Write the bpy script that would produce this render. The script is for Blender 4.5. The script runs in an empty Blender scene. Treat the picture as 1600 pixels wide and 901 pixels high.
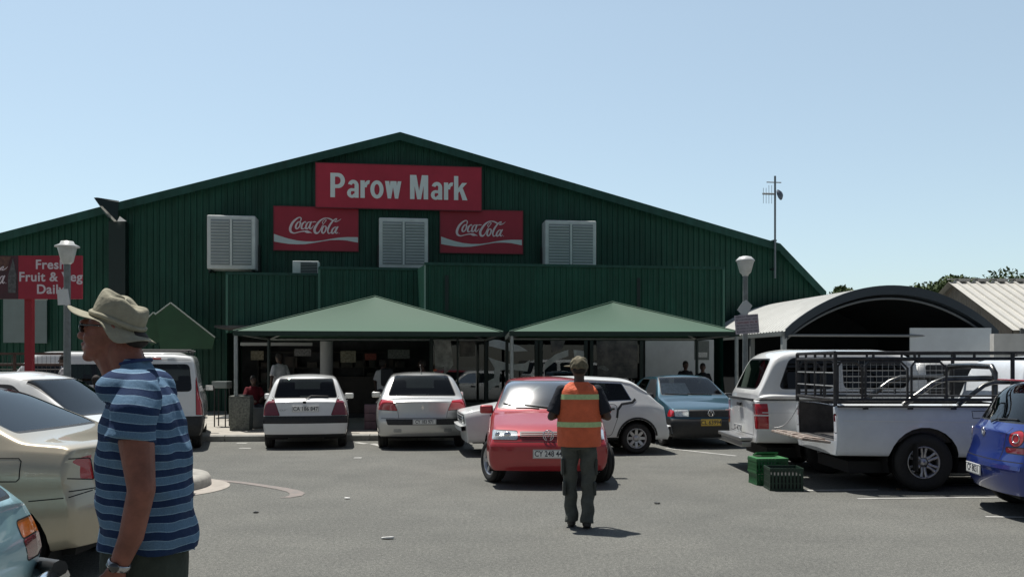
import bpy, bmesh, math, random
import numpy as np
from mathutils import Vector, Matrix, Euler
from mathutils.bvhtree import BVHTree
R = math.radians
random.seed(7)
scn = bpy.context.scene
col = scn.collection
FPX, HOR, CAMH = 1400.0, 570.0, 1.6      # focal length in photo pixels, horizon row, eye height

# ---------------------------------------------------------------- camera, sky, sun, exposure
cam_d = bpy.data.cameras.new('camera'); cam = bpy.data.objects.new('camera', cam_d); col.objects.link(cam)
cam.location = (0, 0, CAMH); cam.rotation_euler = (R(90), 0, 0)
cam_d.sensor_width = 36; cam_d.lens = 36 * FPX / 1600; cam_d.shift_y = (HOR - 450.5) / 1600
cam_d.clip_start = 0.05; cam_d.clip_end = 4000
scn.camera = cam
SUN_EL, SUN_AZ = R(71), math.atan2(0.80, -0.60)   # direction to the sun: behind the hall, to the left
sun_dir = Vector((math.cos(SUN_EL) * math.cos(SUN_AZ), math.cos(SUN_EL) * math.sin(SUN_AZ), math.sin(SUN_EL)))
world = bpy.data.worlds.new('World'); scn.world = world; world.use_nodes = True
nt = world.node_tree; nt.nodes.clear()
wo = nt.nodes.new('ShaderNodeOutputWorld'); bg = nt.nodes.new('ShaderNodeBackground'); sky = nt.nodes.new('ShaderNodeTexSky')
sky.sky_type = 'NISHITA'; sky.sun_disc = False; sky.sun_elevation = SUN_EL
sky.sun_rotation = math.atan2(sun_dir.x, sun_dir.y)
sky.air_density = 1.0; sky.dust_density = 0.4; sky.ozone_density = 1.0; sky.altitude = 30
hs = nt.nodes.new('ShaderNodeHueSaturation'); hs.inputs['Saturation'].default_value = 0.63
# haze brightens the sky on the sun's side of the world and thins out behind the viewer
tcw = nt.nodes.new('ShaderNodeTexCoord'); spw = nt.nodes.new('ShaderNodeSeparateXYZ'); rpw = nt.nodes.new('ShaderNodeValToRGB'); mxw = nt.nodes.new('ShaderNodeMix')
rpw.color_ramp.elements[0].position = .42; rpw.color_ramp.elements[0].color = (.36, .36, .37, 1); rpw.color_ramp.elements[1].position = .88; rpw.color_ramp.elements[1].color = (.93, 1.0, .985, 1)
mrw = nt.nodes.new('ShaderNodeMapRange'); mrw.inputs['From Min'].default_value = -1; mrw.inputs['From Max'].default_value = 1
mxw.data_type = 'RGBA'; mxw.blend_type = 'MULTIPLY'; mxw.inputs[0].default_value = 1
nt.links.new(tcw.outputs['Generated'], spw.inputs[0]); nt.links.new(spw.outputs['Y'], mrw.inputs[0]); nt.links.new(mrw.outputs[0], rpw.inputs[0])
nt.links.new(sky.outputs[0], hs.inputs['Color']); nt.links.new(hs.outputs[0], mxw.inputs[6]); nt.links.new(rpw.outputs[0], mxw.inputs[7])
rz_ = nt.nodes.new('ShaderNodeValToRGB'); rz_.color_ramp.elements[0].position = .0; rz_.color_ramp.elements[0].color = (.80, .82, .84, 1); rz_.color_ramp.elements[1].position = .36; rz_.color_ramp.elements[1].color = (1.0, 1.03, 1.02, 1)
mz_ = nt.nodes.new('ShaderNodeMix'); mz_.data_type = 'RGBA'; mz_.blend_type = 'MULTIPLY'; mz_.inputs[0].default_value = 1
nt.links.new(spw.outputs['Z'], rz_.inputs[0]); nt.links.new(mxw.outputs[2], mz_.inputs[6]); nt.links.new(rz_.outputs[0], mz_.inputs[7]); nt.links.new(mz_.outputs[2], bg.inputs[0]); nt.links.new(bg.outputs[0], wo.inputs[0])
bg.inputs[1].default_value = 0.130
sd = bpy.data.lights.new('sun', 'SUN'); sd.energy = 5.0; sd.angle = R(0.5); sd.color = (1, .955, .89)
so = bpy.data.objects.new('sun', sd); col.objects.link(so)
so.rotation_euler = (-sun_dir).to_track_quat('-Z', 'Y').to_euler(); so.location = (0, 0, 40)
scn.view_settings.view_transform = 'Standard'; scn.view_settings.look = 'None'
scn.view_settings.exposure = 0.22; scn.view_settings.gamma = 1
scn.cycles.max_bounces = 8; scn.cycles.transparent_max_bounces = 12

# ---------------------------------------------------------------- helpers
def gp(u, v, z=0.0):
    "ground point (height z) seen at photo pixel u, v"
    Y = FPX * (CAMH - z) / (v - HOR); return Vector(((u - 800) * Y / FPX, Y, z))
def at(u, v, Y):
    return Vector(((u - 800) * Y / FPX, Y, CAMH + (HOR - v) * Y / FPX))

def tag(o, label=None, cat=None, group=None, kind=None):
    if label: o['label'] = label
    if cat: o['category'] = cat
    if group: o['group'] = group
    if kind: o['kind'] = kind
    return o
def empty(name, loc=(0, 0, 0), rz=0.0, parent=None):
    o = bpy.data.objects.new(name, None); col.objects.link(o); o.location = loc; o.rotation_euler = (0, 0, rz)
    o.empty_display_size = .1
    if parent: o.parent = parent
    return o
def thing(name, label, cat, loc=(0, 0, 0), rz=0.0, group=None):
    return tag(empty(name, loc, rz), label, cat, group)
def add_copy(o, parent=None):
    c = o.copy(); col.objects.link(c)
    if parent: c.parent = parent
    for ch in [x for x in bpy.data.objects if x.parent == o]: add_copy(ch, c)
    return c

class MB:
    "collects simple solids and links them as one mesh"
    def __init__(s): s.v = []; s.f = []; s.sm = []
    def add(s, vs, fs, smooth=False, M=None):
        n = len(s.v)
        for p in vs:
            p = Vector(p)
            s.v.append(M @ p if M else p)
        for f in fs: s.f.append([i + n for i in f]); s.sm.append(smooth)
        return s
    def box(s, c, d, rz=0, M=None, bev=0.0):
        x, y, z = d[0] / 2, d[1] / 2, d[2] / 2
        T = Matrix.Translation(Vector(c)) @ Matrix.Rotation(rz, 4, 'Z')
        if M: T = M @ T
        if bev > 0:
            b = bmesh.new(); bmesh.ops.create_cube(b, size=1)
            for v in b.verts: v.co = Vector((v.co.x * d[0], v.co.y * d[1], v.co.z * d[2]))
            bmesh.ops.bevel(b, geom=b.edges[:], offset=bev, segments=3, profile=.6, affect='EDGES')
            b.verts.ensure_lookup_table()
            s.add([v.co.copy() for v in b.verts], [[v.index for v in f.verts] for f in b.faces], True, T); b.free()
            return s
        vs = [(-x, -y, -z), (x, -y, -z), (x, y, -z), (-x, y, -z), (-x, -y, z), (x, -y, z), (x, y, z), (-x, y, z)]
        return s.add(vs, [(0, 3, 2, 1), (4, 5, 6, 7), (0, 1, 5, 4), (1, 2, 6, 5), (2, 3, 7, 6), (3, 0, 4, 7)], False, T)
    def bx(s, x0, x1, y0, y1, z0, z1, **k):
        return s.box(((x0 + x1) / 2, (y0 + y1) / 2, (z0 + z1) / 2), (abs(x1 - x0), abs(y1 - y0), abs(z1 - z0)), **k)
    def tube(s, pts, r, n=10, caps=True, flat=1.0):
        pts = [Vector(p) for p in pts]
        rs = r if isinstance(r, (list, tuple)) else [r] * len(pts)
        rings = []; up = None
        for i, p in enumerate(pts):
            t = (pts[min(i + 1, len(pts) - 1)] - pts[max(i - 1, 0)]).normalized()
            if up is None:
                up = Vector((0, 0, 1)) if abs(t.z) < .9 else Vector((1, 0, 0))
            a = t.cross(up).normalized(); b = a.cross(t).normalized(); up = b
            rings.append([p + (a * math.cos(q) + b * math.sin(q) * flat) * rs[i] for q in [2 * math.pi * k / n for k in range(n)]])
        vs = [q for r_ in rings for q in r_]; fs = []
        for i in range(len(pts) - 1):
            for k in range(n):
                k2 = (k + 1) % n
                fs.append((i * n + k, i * n + k2, (i + 1) * n + k2, (i + 1) * n + k))
        s.add(vs, fs, True)
        if caps:
            s.add(rings[0], [list(range(n))]); s.add(rings[-1], [list(range(n))[::-1]])
        return s
    def lathe(s, prof, c=(0, 0, 0), n=24, axis='Z', M=None, smooth=True):
        vs = []; fs = []; m = len(prof)
        for k in range(n):
            q = 2 * math.pi * k / n
            for (r, h) in prof:
                p = (r * math.cos(q), r * math.sin(q), h) if axis == 'Z' else (r * math.cos(q), h, r * math.sin(q))
                vs.append(Vector(p) + Vector(c))
        for k in range(n):
            k2 = (k + 1) % n
            for i in range(m - 1):
                fs.append((k * m + i, k2 * m + i, k2 * m + i + 1, k * m + i + 1))
        return s.add(vs, fs, smooth, M)
    def ell(s, c, r, n=12, M=None):
        b = bmesh.new(); bmesh.ops.create_uvsphere(b, u_segments=n * 2, v_segments=n, radius=1)
        r = (r, r, r) if not isinstance(r, (tuple, list)) else r
        T = Matrix.Translation(Vector(c))
        if M: T = T @ M
        s.add([T @ Vector((v.co.x * r[0], v.co.y * r[1], v.co.z * r[2])) for v in b.verts], [[v.index for v in f.verts] for f in b.faces], True)
        b.free(); return s
    def poly(s, pts, depth, axis='Y', M=None):
        "extruded polygon; pts are 2-D, depth along axis"
        n = len(pts); f = {'Y': lambda p, d: (p[0], d, p[1]), 'Z': lambda p, d: (p[0], p[1], d), 'X': lambda p, d: (d, p[0], p[1])}[axis]
        d0, d1 = depth
        vs = [f(p, d0) for p in pts] + [f(p, d1) for p in pts]
        fs = [list(range(n)), list(range(n, 2 * n))[::-1]] + [(i, i + n, (i + 1) % n + n, (i + 1) % n) for i in range(n)]
        return s.add(vs, fs, False, M)
    def build(s, name, mat, parent=None, fixn=True):
        me = bpy.data.meshes.new(name); me.from_pydata([tuple(v) for v in s.v], [], s.f)
        me.polygons.foreach_set('use_smooth', s.sm)
        if fixn:
            b = bmesh.new(); b.from_mesh(me); bmesh.ops.recalc_face_normals(b, faces=b.faces[:]); b.to_mesh(me); b.free()
        me.materials.append(mat); me.update()
        o = bpy.data.objects.new(name, me); col.objects.link(o)
        if parent: o.parent = parent
        return o

# ---------------------------------------------------------------- materials
def mat(name, color, rough=.6, metal=0.0, coat=0.0, spec=.5, noise=None, bump=None, emit=None, alpha=None, stripes=None):
    """noise = (scale, amount[, colour2]) varies the colour; bump = (scale, strength, distance)"""
    m = bpy.data.materials.new(name); m.use_nodes = True; n = m.node_tree.nodes; l = m.node_tree.links
    b = n['Principled BSDF']; c = (*color, 1)
    b.inputs['Base Color'].default_value = c; b.inputs['Roughness'].default_value = rough; b.inputs['Metallic'].default_value = metal
    b.inputs['Specular IOR Level'].default_value = spec; b.inputs['Coat Weight'].default_value = coat; b.inputs['Coat Roughness'].default_value = .04
    tc = None
    def coord():
        nonlocal tc
        if tc is None: tc = n.new('ShaderNodeTexCoord')
        return tc.outputs['Object']
    if noise:
        t = n.new('ShaderNodeTexNoise'); t.inputs['Scale'].default_value = noise[0]; t.inputs['Detail'].default_value = 8; t.inputs['Roughness'].default_value = .65
        l.new(coord(), t.inputs['Vector'])
        r = n.new('ShaderNodeValToRGB'); r.color_ramp.elements[0].position = .3; r.color_ramp.elements[1].position = .7
        c2 = noise[2] if len(noise) > 2 else tuple(x * (1 - noise[1]) for x in color)
        c1 = color if len(noise) > 2 else tuple(min(1, x * (1 + noise[1])) for x in color)
        r.color_ramp.elements[0].color = (*c2, 1); r.color_ramp.elements[1].color = (*c1, 1)
        l.new(t.outputs[0], r.inputs[0]); l.new(r.outputs[0], b.inputs['Base Color'])
    if bump:
        t = n.new('ShaderNodeTexNoise'); t.inputs['Scale'].default_value = bump[0]; t.inputs['Detail'].default_value = 6; l.new(coord(), t.inputs['Vector'])
        bp = n.new('ShaderNodeBump'); bp.inputs['Strength'].default_value = bump[1]; bp.inputs['Distance'].default_value = bump[2]
        l.new(t.outputs[0], bp.inputs['Height']); l.new(bp.outputs[0], b.inputs['Normal'])
    if emit: b.inputs['Emission Color'].default_value = (*emit[0], 1); b.inputs['Emission Strength'].default_value = emit[1]
    return m
def glass_mat(name, tint=(.5, .55, .55), refl=1.0, rough=.0):
    m = bpy.data.materials.new(name); m.use_nodes = True; n = m.node_tree.nodes; l = m.node_tree.links; n.clear()
    o = n.new('ShaderNodeOutputMaterial'); t = n.new('ShaderNodeBsdfTransparent'); g = n.new('ShaderNodeBsdfGlossy'); fr = n.new('ShaderNodeFresnel')
    mx = n.new('ShaderNodeMixShader'); t.inputs[0].default_value = (*tint, 1); g.inputs['Roughness'].default_value = rough
    fr.inputs[0].default_value = 1.55; ml = n.new('ShaderNodeMath'); ml.operation = 'MULTIPLY'; ml.inputs[1].default_value = refl; ml.use_clamp = True
    l.new(fr.outputs[0], ml.inputs[0]); l.new(ml.outputs[0], mx.inputs[0]); l.new(t.outputs[0], mx.inputs[1]); l.new(g.outputs[0], mx.inputs[2]); l.new(mx.outputs[0], o.inputs[0])
    return m
def paint(name, c, metal=0.0, rough=.35, coat=1.0):
    return mat(name, c, rough=rough, metal=metal, coat=coat, noise=(2.3, .06))
def fabric(name, c, amt=.12, scale=30):
    return mat(name, c, rough=.85, spec=.2, noise=(scale, amt), bump=(scale * 6, .25, .004))
M = dict(
    black=mat('black_plastic', (.018, .019, .02), .5, noise=(20, .3)),
    rubber=mat('tyre_rubber', (.015, .015, .015), .75, noise=(30, .35), bump=(140, .3, .003)),
    dark=mat('dark_underbody', (.012, .012, .012), .8),
    cloth=mat('seat_cloth', (.035, .037, .042), .9, noise=(15, .2)),
    chrome=mat('chrome', (.75, .75, .76), .13, 1.0),
    alloy=mat('wheel_alloy', (.48, .48, .5), .35, .85, noise=(9, .15)),
    steelg=mat('grey_metal', (.35, .36, .36), .5, .6, noise=(12, .15)),
    glass=glass_mat('car_glass', (.38, .43, .42)),
    glassd=glass_mat('tinted_glass', (.10, .11, .12)),
    red=mat('tail_lamp_red', (.42, .012, .02), .12, coat=1.0),
    redd=mat('tail_lamp_dark_red', (.16, .01, .018), .12, coat=1.0),
    orange=mat('indicator_orange', (.62, .16, .015), .15, coat=1.0),
    lampc=mat('clear_lamp', (.62, .64, .63), .1, .55, coat=1.0, noise=(40, .4)),
    plate=mat('number_plate', (.78, .79, .76), .4),
    platey=mat('number_plate_yellow', (.62, .42, .06), .4, noise=(60, .2)),
    ink=mat('plate_ink', (.03, .035, .05), .5),
    white=mat('white_print', (.78, .78, .77), .6),
)
def text_obj(name, body, size, m, parent=None, bold=0.0, depth=.002, ax='CENTER', sx=1.0, loc=(0, 0, 0), rot=(0, 0, 0), spacing=1.0, shear=0.0):
    cu = bpy.data.curves.new(name, 'FONT'); cu.body = body; cu.size = size; cu.offset = bold; cu.extrude = depth; cu.align_x = ax; cu.align_y = 'CENTER'
    cu.space_character = spacing; cu.shear = shear; cu.resolution_u = 6
    t = bpy.data.objects.new(name, cu); col.objects.link(t)
    dg = bpy.context.evaluated_depsgraph_get()
    me = bpy.data.meshes.new_from_object(t.evaluated_get(dg)); bpy.data.objects.remove(t)
    for v in me.vertices: v.co.x *= sx
    me.materials.clear(); me.materials.append(m)
    o = bpy.data.objects.new(name, me); col.objects.link(o); o.location = loc; o.rotation_euler = rot
    if parent: o.parent = parent
    return o
def remesh(mb, name, m, parent=None, voxel=.01, smooth=6, post=None, noise=None):
    "fuses the collected solids into one continuous skin"
    t = mb.build('tmp', m, fixn=True)
    md = t.modifiers.new('r', 'REMESH'); md.mode = 'VOXEL'; md.voxel_size = voxel
    s = t.modifiers.new('s', 'SMOOTH'); s.iterations = smooth; s.factor = .5
    dg = bpy.context.evaluated_depsgraph_get(); dg.update()
    me = bpy.data.meshes.new_from_object(t.evaluated_get(dg)); bpy.data.objects.remove(t)
    me.name = name
    if post:
        for v in me.vertices: v.co = post(v.co)
    me.polygons.foreach_set('use_smooth', [True] * len(me.polygons)); me.materials.clear(); me.materials.append(m)
    o = bpy.data.objects.new(name, me); col.objects.link(o)
    if parent: o.parent = parent
    return o
# ================================================================ ground and pavement
def asphalt():
    m = mat('asphalt', (.12, .12, .12), .9, spec=.25); n = m.node_tree.nodes; l = m.node_tree.links; b = n['Principled BSDF']
    tc = n.new('ShaderNodeTexCoord'); mix = None
    def noise(sc, lo, hi, c0, c1, det=6, stretch=None):
        t = n.new('ShaderNodeTexNoise'); t.inputs['Scale'].default_value = sc; t.inputs['Detail'].default_value = det; t.inputs['Roughness'].default_value = .7
        if stretch:
            mp = n.new('ShaderNodeMapping'); mp.inputs['Scale'].default_value = stretch; l.new(tc.outputs['Object'], mp.inputs[0]); l.new(mp.outputs[0], t.inputs['Vector'])
        else: l.new(tc.outputs['Object'], t.inputs['Vector'])
        r = n.new('ShaderNodeValToRGB'); r.color_ramp.elements[0].position = lo; r.color_ramp.elements[1].position = hi
        r.color_ramp.elements[0].color = (*c0, 1); r.color_ramp.elements[1].color = (*c1, 1); l.new(t.outputs[0], r.inputs[0]); return r, t
    def mul(a, b_, f=1.0):
        x = n.new('ShaderNodeMix'); x.data_type = 'RGBA'; x.blend_type = 'MULTIPLY'; x.inputs[0].default_value = f; l.new(a, x.inputs[6]); l.new(b_, x.inputs[7]); return x.outputs[2]
    a, _ = noise(.35, .35, .65, (.120, .122, .115), (.152, .153, .143))
    g, tg = noise(90, .35, .68, (.42, .42, .42), (1.62, 1.62, 1.58), 4)
    s, _ = noise(1.3, .42, .60, (1, 1, 1), (.92, .92, .925), 10)
    k, _ = noise(.9, .45, .75, (1, 1, 1), (1.07, 1.065, 1.06), 5, (.35, 2.2, 1))
    g2, _ = noise(28, .38, .64, (.74, .74, .74), (1.24, 1.24, 1.22), 6)
    oil, _ = noise(.55, .66, .74, (1, 1, 1), (.68, .68, .69), 7)
    v = n.new('ShaderNodeTexVoronoi'); v.inputs['Scale'].default_value = 5.5; l.new(tc.outputs['Object'], v.inputs[0])
    r = n.new('ShaderNodeValToRGB'); r.color_ramp.elements[0].position = .045; r.color_ramp.elements[1].position = .075; r.color_ramp.elements[0].color = (.45, .45, .45, 1); r.color_ramp.elements[1].color = (1, 1, 1, 1)
    l.new(v.outputs['Distance'], r.inputs[0])
    v2 = n.new('ShaderNodeTexVoronoi'); v2.inputs['Scale'].default_value = 42; l.new(tc.outputs['Object'], v2.inputs[0])
    r2 = n.new('ShaderNodeValToRGB'); r2.color_ramp.elements[0].position = .12; r2.color_ramp.elements[1].position = .22; r2.color_ramp.elements[0].color = (1.5, 1.5, 1.45, 1); r2.color_ramp.elements[1].color = (1, 1, 1, 1)
    l.new(v2.outputs['Distance'], r2.inputs[0])
    c = mul(mul(mul(mul(mul(mul(mul(a.outputs[0], g.outputs[0]), g2.outputs[0]), oil.outputs[0], .8), s.outputs[0]), k.outputs[0]), r.outputs[0], .5), r2.outputs[0], .55)
    l.new(c, b.inputs['Base Color'])
    bp = n.new('ShaderNodeBump'); bp.inputs['Strength'].default_value = .5; bp.inputs['Distance'].default_value = .006; l.new(tg.outputs[0], bp.inputs['Height']); l.new(bp.outputs[0], b.inputs['Normal'])
    return m
tag(MB().add([(-1500, -600, 0), (1500, -600, 0), (1500, 2500, 0), (-1500, 2500, 0)], [(0, 1, 2, 3)]).build('ground', asphalt()), kind='structure')
conc = mat('pavement_concrete', (.36, .34, .30), .9, noise=(3, .18), bump=(60, .3, .004))
kerbm = mat('kerb_concrete', (.27, .27, .25), .85, noise=(4, .25), bump=(30, .4, .01))
AY = math.tan(R(4))
def kline(x): return 19.15 + x * AY
pv = MB(); pv.add([(-30, kline(-30) + .14, .13), (12, kline(12) + .14, .13), (12, 34, .13), (-30, 34, .13)], [(0, 1, 2, 3)]); tag(pv.build('pavement', conc), kind='structure')
kb = MB(); x = -30.0
while x < 12:      # kerb stones
    x2 = x + .985; y = kline(x); vs = [(x, y, 0), (x2, y + .985 * AY, 0), (x2, y + .985 * AY, .11), (x, y, .11), (x, y + .03, .134), (x2, y + .985 * AY + .03, .134), (x2, y + .985 * AY + .16, .134), (x, y + .16, .134)]
    kb.add(vs, [(0, 1, 2, 3), (3, 2, 5, 4), (4, 5, 6, 7), (0, 3, 4, 7), (1, 6, 5, 2)]); x += 1.0
tag(kb.build('kerb', kerbm), kind='structure')
# raised island with its apron and a faded painted arc
isl = MB(); ic = (-5.17, 11.75)
isl.lathe([(0, .16), (1.05, .155), (1.13, .14), (1.16, .10), (1.17, 0)], c=(*ic, 0), n=48)
tag(isl.build('kerb_island', mat('island_concrete', (.30, .29, .26), .85, noise=(5, .3), bump=(40, .4, .01))), kind='structure')
ap = MB(); pts = [(ic[0] + 1.46 * math.cos(q), ic[1] - .12 + 1.25 * math.sin(q)) for q in np.linspace(0, 2 * math.pi, 48)[:-1]]
ap.add([(p[0], p[1], .006) for p in pts], [list(range(47))]); tag(ap.build('island_path', mat('apron_concrete', (.33, .30, .265), .9, noise=(6, .2)), fixn=False), kind='structure')
fade = mat('faded_paint', (.24, .20, .18), .85, noise=(9, .3, (.17, .16, .15)))
def ribbon(pts, w, name, m, z=.005):
    b = MB(); P = [Vector((p[0], p[1], 0)) for p in pts]; L_ = []
    for i, p in enumerate(P):
        t = (P[min(i + 1, len(P) - 1)] - P[max(i - 1, 0)]).normalized(); q = Vector((-t.y, t.x, 0)) * (w[i] if isinstance(w, list) else w) / 2
        L_ += [tuple(p + q + Vector((0, 0, z))), tuple(p - q + Vector((0, 0, z)))]
    b.add(L_, [(2 * i, 2 * i + 1, 2 * i + 3, 2 * i + 2) for i in range(len(P) - 1)]); return tag(b.build(name, m, fixn=False), kind='structure')
arc = [gp(*p) for p in ((300, 748), (340, 750), (380, 754), (415, 759), (440, 763), (458, 767), (465, 770.5), (462, 774), (450, 776.5), (438, 777))]
ribbon(arc, [.1, .11, .12, .13, .15, .17, .19, .16, .10, .04], 'road_marking_arc', fade)
wl = mat('road_paint', (.55, .55, .52), .8, noise=(6, .25, (.28, .28, .27)))
for i, (a, b_, w) in enumerate([((1236, 766), (1372, 765), .07), ((1340, 779), (1600, 776), .06), ((1490, 741), (1600, 739), .10), ((1486, 757), (1620, 756), .07), ((1150, 712), (1040, 700), .08), ((1540, 807), (1600, 808), .06)]):
    ribbon([gp(*a), gp(*b_)], w, 'road_marking', wl)
for a, b_ in (((370, 692), (386, 692)), ((374, 700), (392, 700)), ((582, 693), (606, 699)), ((556, 691), (572, 693)), ((553, 715), (565, 715)), ((480, 0), (0, 0))):
    if b_[0]: ribbon([gp(*a), gp(*b_)], .14, 'road_marking', wl)
# litter
paper = mat('litter_paper', (.7, .7, .68), .8)
for i, (u, v, s, lab, m) in enumerate([(606, 841, .07, 'flattened white paper scrap on the asphalt in front of the camera', paper), (543, 779, .045, 'tiny pale scrap of litter beyond the paper on the asphalt', paper), (399, 801, .035, 'dark leaf on the asphalt near the faded arc', M['black']),
                                       (1027, 787, .035, 'dark leaf lying right of the attendant', M['black']), (1404, 765, .03, 'small brown bottle cap under the caged pickup', mat('cap_brown', (.15, .09, .05), .6))]):
    p = gp(u, v); b = MB(); n = 7
    ring = [(s * random.uniform(.7, 1.2) * math.cos(q), s * .6 * random.uniform(.7, 1.2) * math.sin(q), .012 + random.uniform(0, .012)) for q in [2 * math.pi * k / n for k in range(n)]]
    b.add([(0, 0, .02)] + ring + [(r_[0], r_[1], .007) for r_ in ring], [(0, k + 1, (k + 1) % n + 1) for k in range(n)] + [(k + 1, k + 1 + n, (k + 1) % n + 1 + n, (k + 1) % n + 1) for k in range(n)])
    o = b.build('litter', m); o.location = (p.x, p.y, .0); tag(o, lab, 'litter')

# ================================================================ market hall
A = R(7.5); CA_, SA_ = math.cos(A), math.sin(A); HY = 30.0
def loc(u, v, d):
    "photo pixel on the hall plane standing d behind the main front -> (s, z)"
    k = (u - 800) / FPX; s = (k * (HY + d * CA_) + d * SA_) / (CA_ - k * SA_); Y = HY + s * SA_ + d * CA_
    return s, CAMH + (HOR - v) * Y / FPX
hall = thing('market_hall', 'big dark green corrugated market hall with a low gable roof', 'building', (0, HY, 0), A)
def green(name, c=(.013, .072, .048)):
    m = mat(name, c, .5, spec=.32, noise=(.8, .22)); n = m.node_tree.nodes; l = m.node_tree.links; b = n['Principled BSDF']
    src = b.inputs['Base Color'].links[0].from_socket; tc = n.new('ShaderNodeTexCoord'); mp = n.new('ShaderNodeMapping'); mp.inputs['Scale'].default_value = (3.2, 3.2, .22); l.new(tc.outputs['Object'], mp.inputs[0])
    t = n.new('ShaderNodeTexNoise'); t.inputs['Scale'].default_value = 2.2; t.inputs['Detail'].default_value = 7; l.new(mp.outputs[0], t.inputs[0])      # weather streaks
    r = n.new('ShaderNodeValToRGB'); r.color_ramp.elements[0].position = .36; r.color_ramp.elements[0].color = (.84, .83, .83, 1); r.color_ramp.elements[1].position = .66; r.color_ramp.elements[1].color = (1.10, 1.09, 1.12, 1)
    l.new(t.outputs[0], r.inputs[0]); x = n.new('ShaderNodeMix'); x.data_type = 'RGBA'; x.blend_type = 'MULTIPLY'; x.inputs[0].default_value = 1; l.new(src, x.inputs[6]); l.new(r.outputs[0], x.inputs[7]); l.new(x.outputs[2], b.inputs['Base Color'])
    return m
gm = green('green_sheeting'); gm2 = green('green_sheeting_extension', (.015, .080, .054)); gtrim = green('green_flashing', (.018, .075, .058))
def sheet(name, s0, s1, zb, zt, d, m, parent, pitch=.19, dep=.035, flip=1, end=None):
    "ribbed sheet wall; zt may be a function of s"
    b = MB(); prof = []; s = s0; k = 0
    while s < s1:
        prof += [(s, 0), (s + pitch * .58, 0), (s + pitch * .68, -dep), (s + pitch * .9, -dep)]; s += pitch
    prof = [(min(p[0], s1), p[1]) for p in prof if p[0] <= s1 + 1e-6] + [(s1, 0)]
    f = zt if callable(zt) else (lambda q: zt); g = zb if callable(zb) else (lambda q: zb)
    vs = []
    for (q, o) in prof: vs += [(q, d + o * flip, g(q)), (q, d + o * flip, f(q))]
    b.add(vs, [(2 * i, 2 * i + 2, 2 * i + 3, 2 * i + 1) for i in range(len(prof) - 1)])
    return b.build(name, m, parent, fixn=False)
roofpx = [(-420, 488), (0, 370), (187, 321), (625, 212), (1213, 384), (1284, 458)]
RP = [loc(u, v, 0) for u, v in roofpx]; RS = [p[0] for p in RP]; RZ = [p[1] for p in RP]
rz = lambda s: float(np.interp(s, RS, RZ))
sheet('wall', RS[0], RS[-1] - .03, 0, lambda s: rz(s) - .06, 0, gm, hall)
# side wall and roof sheets running back
rf = MB(); D = 34.0
for i in range(len(RS) - 1):
    a0, a1 = (RS[i], RZ[i]), (RS[i + 1], RZ[i + 1]); rf.add([(a0[0], -.32, a0[1]), (a1[0], -.32, a1[1]), (a1[0], D, a1[1]), (a0[0], D, a0[1])], [(0, 1, 2, 3)])
    rf.add([(a0[0], -.32, a0[1] - .02), (a1[0], -.32, a1[1] - .02), (a1[0], D, a1[1] - .02), (a0[0], D, a0[1] - .02)], [(3, 2, 1, 0)])
rf.build('roof', gtrim, hall, fixn=False)
MB().add([(RS[-1], 0, 0), (RS[-1], D, 0), (RS[-1], D, RZ[-1]), (RS[-1], 0, RZ[-1])], [(0, 1, 2, 3)]).build('side_wall', gm, hall, fixn=False)
MB().add([(RS[0], D, 0), (RS[-1], D, 0), (RS[-1], D, RZ[-1])] + [(RS[i], D, RZ[i]) for i in range(len(RS) - 2, -1, -1)], [list(range(3 + len(RS) - 1))]).build('back_wall', gm, hall, fixn=False)
bb = MB()                      # barge flashing following the gable
for i in range(len(RS) - 1):
    hgt = .40 if i < 1 else (.23 if i < 4 else .28)
    n_ = 1
    for k in range(n_):
        t0, t1 = k / n_, (k + 1) / n_ - (.004 if n_ > 1 else 0)
        A0 = (RS[i] + (RS[i + 1] - RS[i]) * t0, RZ[i] + (RZ[i + 1] - RZ[i]) * t0); A1 = (RS[i] + (RS[i + 1] - RS[i]) * t1, RZ[i] + (RZ[i + 1] - RZ[i]) * t1)
        bb.add([(A0[0], -.34, A0[1] + .035), (A1[0], -.34, A1[1] + .035), (A1[0], -.34, A1[1] - hgt), (A0[0], -.34, A0[1] - hgt), (A0[0], .02, A0[1] + .035), (A1[0], .02, A1[1] + .035)], [(3, 2, 1, 0), (0, 1, 5, 4)])
bb.build('barge_board', gtrim, hall, fixn=False)
# gutter spout and dark downpipe by the left bay
s0, z0 = loc(170, 440, -.4); s1, z1 = loc(196, 346, -.4)
dk = mat('dark_steel', (.008, .022, .02), .5)
dp = MB().bx(s0, s1, -.42, -.04, z0 - 3.2, z1).build('downpipe', dk, hall)
w = [loc(u, v, -.45) for u, v in ((146, 312), (184, 315), (184, 346), (176, 344))]
MB().add([(w[0][0] + .12, -.8, w[0][1]), (w[1][0], -.36, w[1][1]), (w[2][0], -.45, w[2][1]), (w[3][0], -.9, w[3][1]), (w[0][0] + .2, -.75, w[0][1] + .02), (w[1][0], -.30, w[1][1] + .05)], [(0, 1, 2, 3), (0, 4, 5, 1)]).build('gutter_spout', dk, hall, fixn=False)
w = [loc(u, v, -.7) for u, v in ((160, 324), (165, 325), (183, 346), (178, 346), (184, 336), (202, 348))]
MB().add([(w[0][0], -1.0, w[0][1]), (w[1][0], -1.0, w[1][1]), (w[2][0], -.7, w[2][1]), (w[3][0], -.7, w[3][1]), (w[4][0], -.5, w[4][1]), (w[5][0], -1.0, w[5][1])], [(0, 1, 2, 3), (2, 4, 5)]).build('spout_lip', mat('galvanised', (.5, .52, .52), .35, .5), hall, fixn=False)

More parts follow.
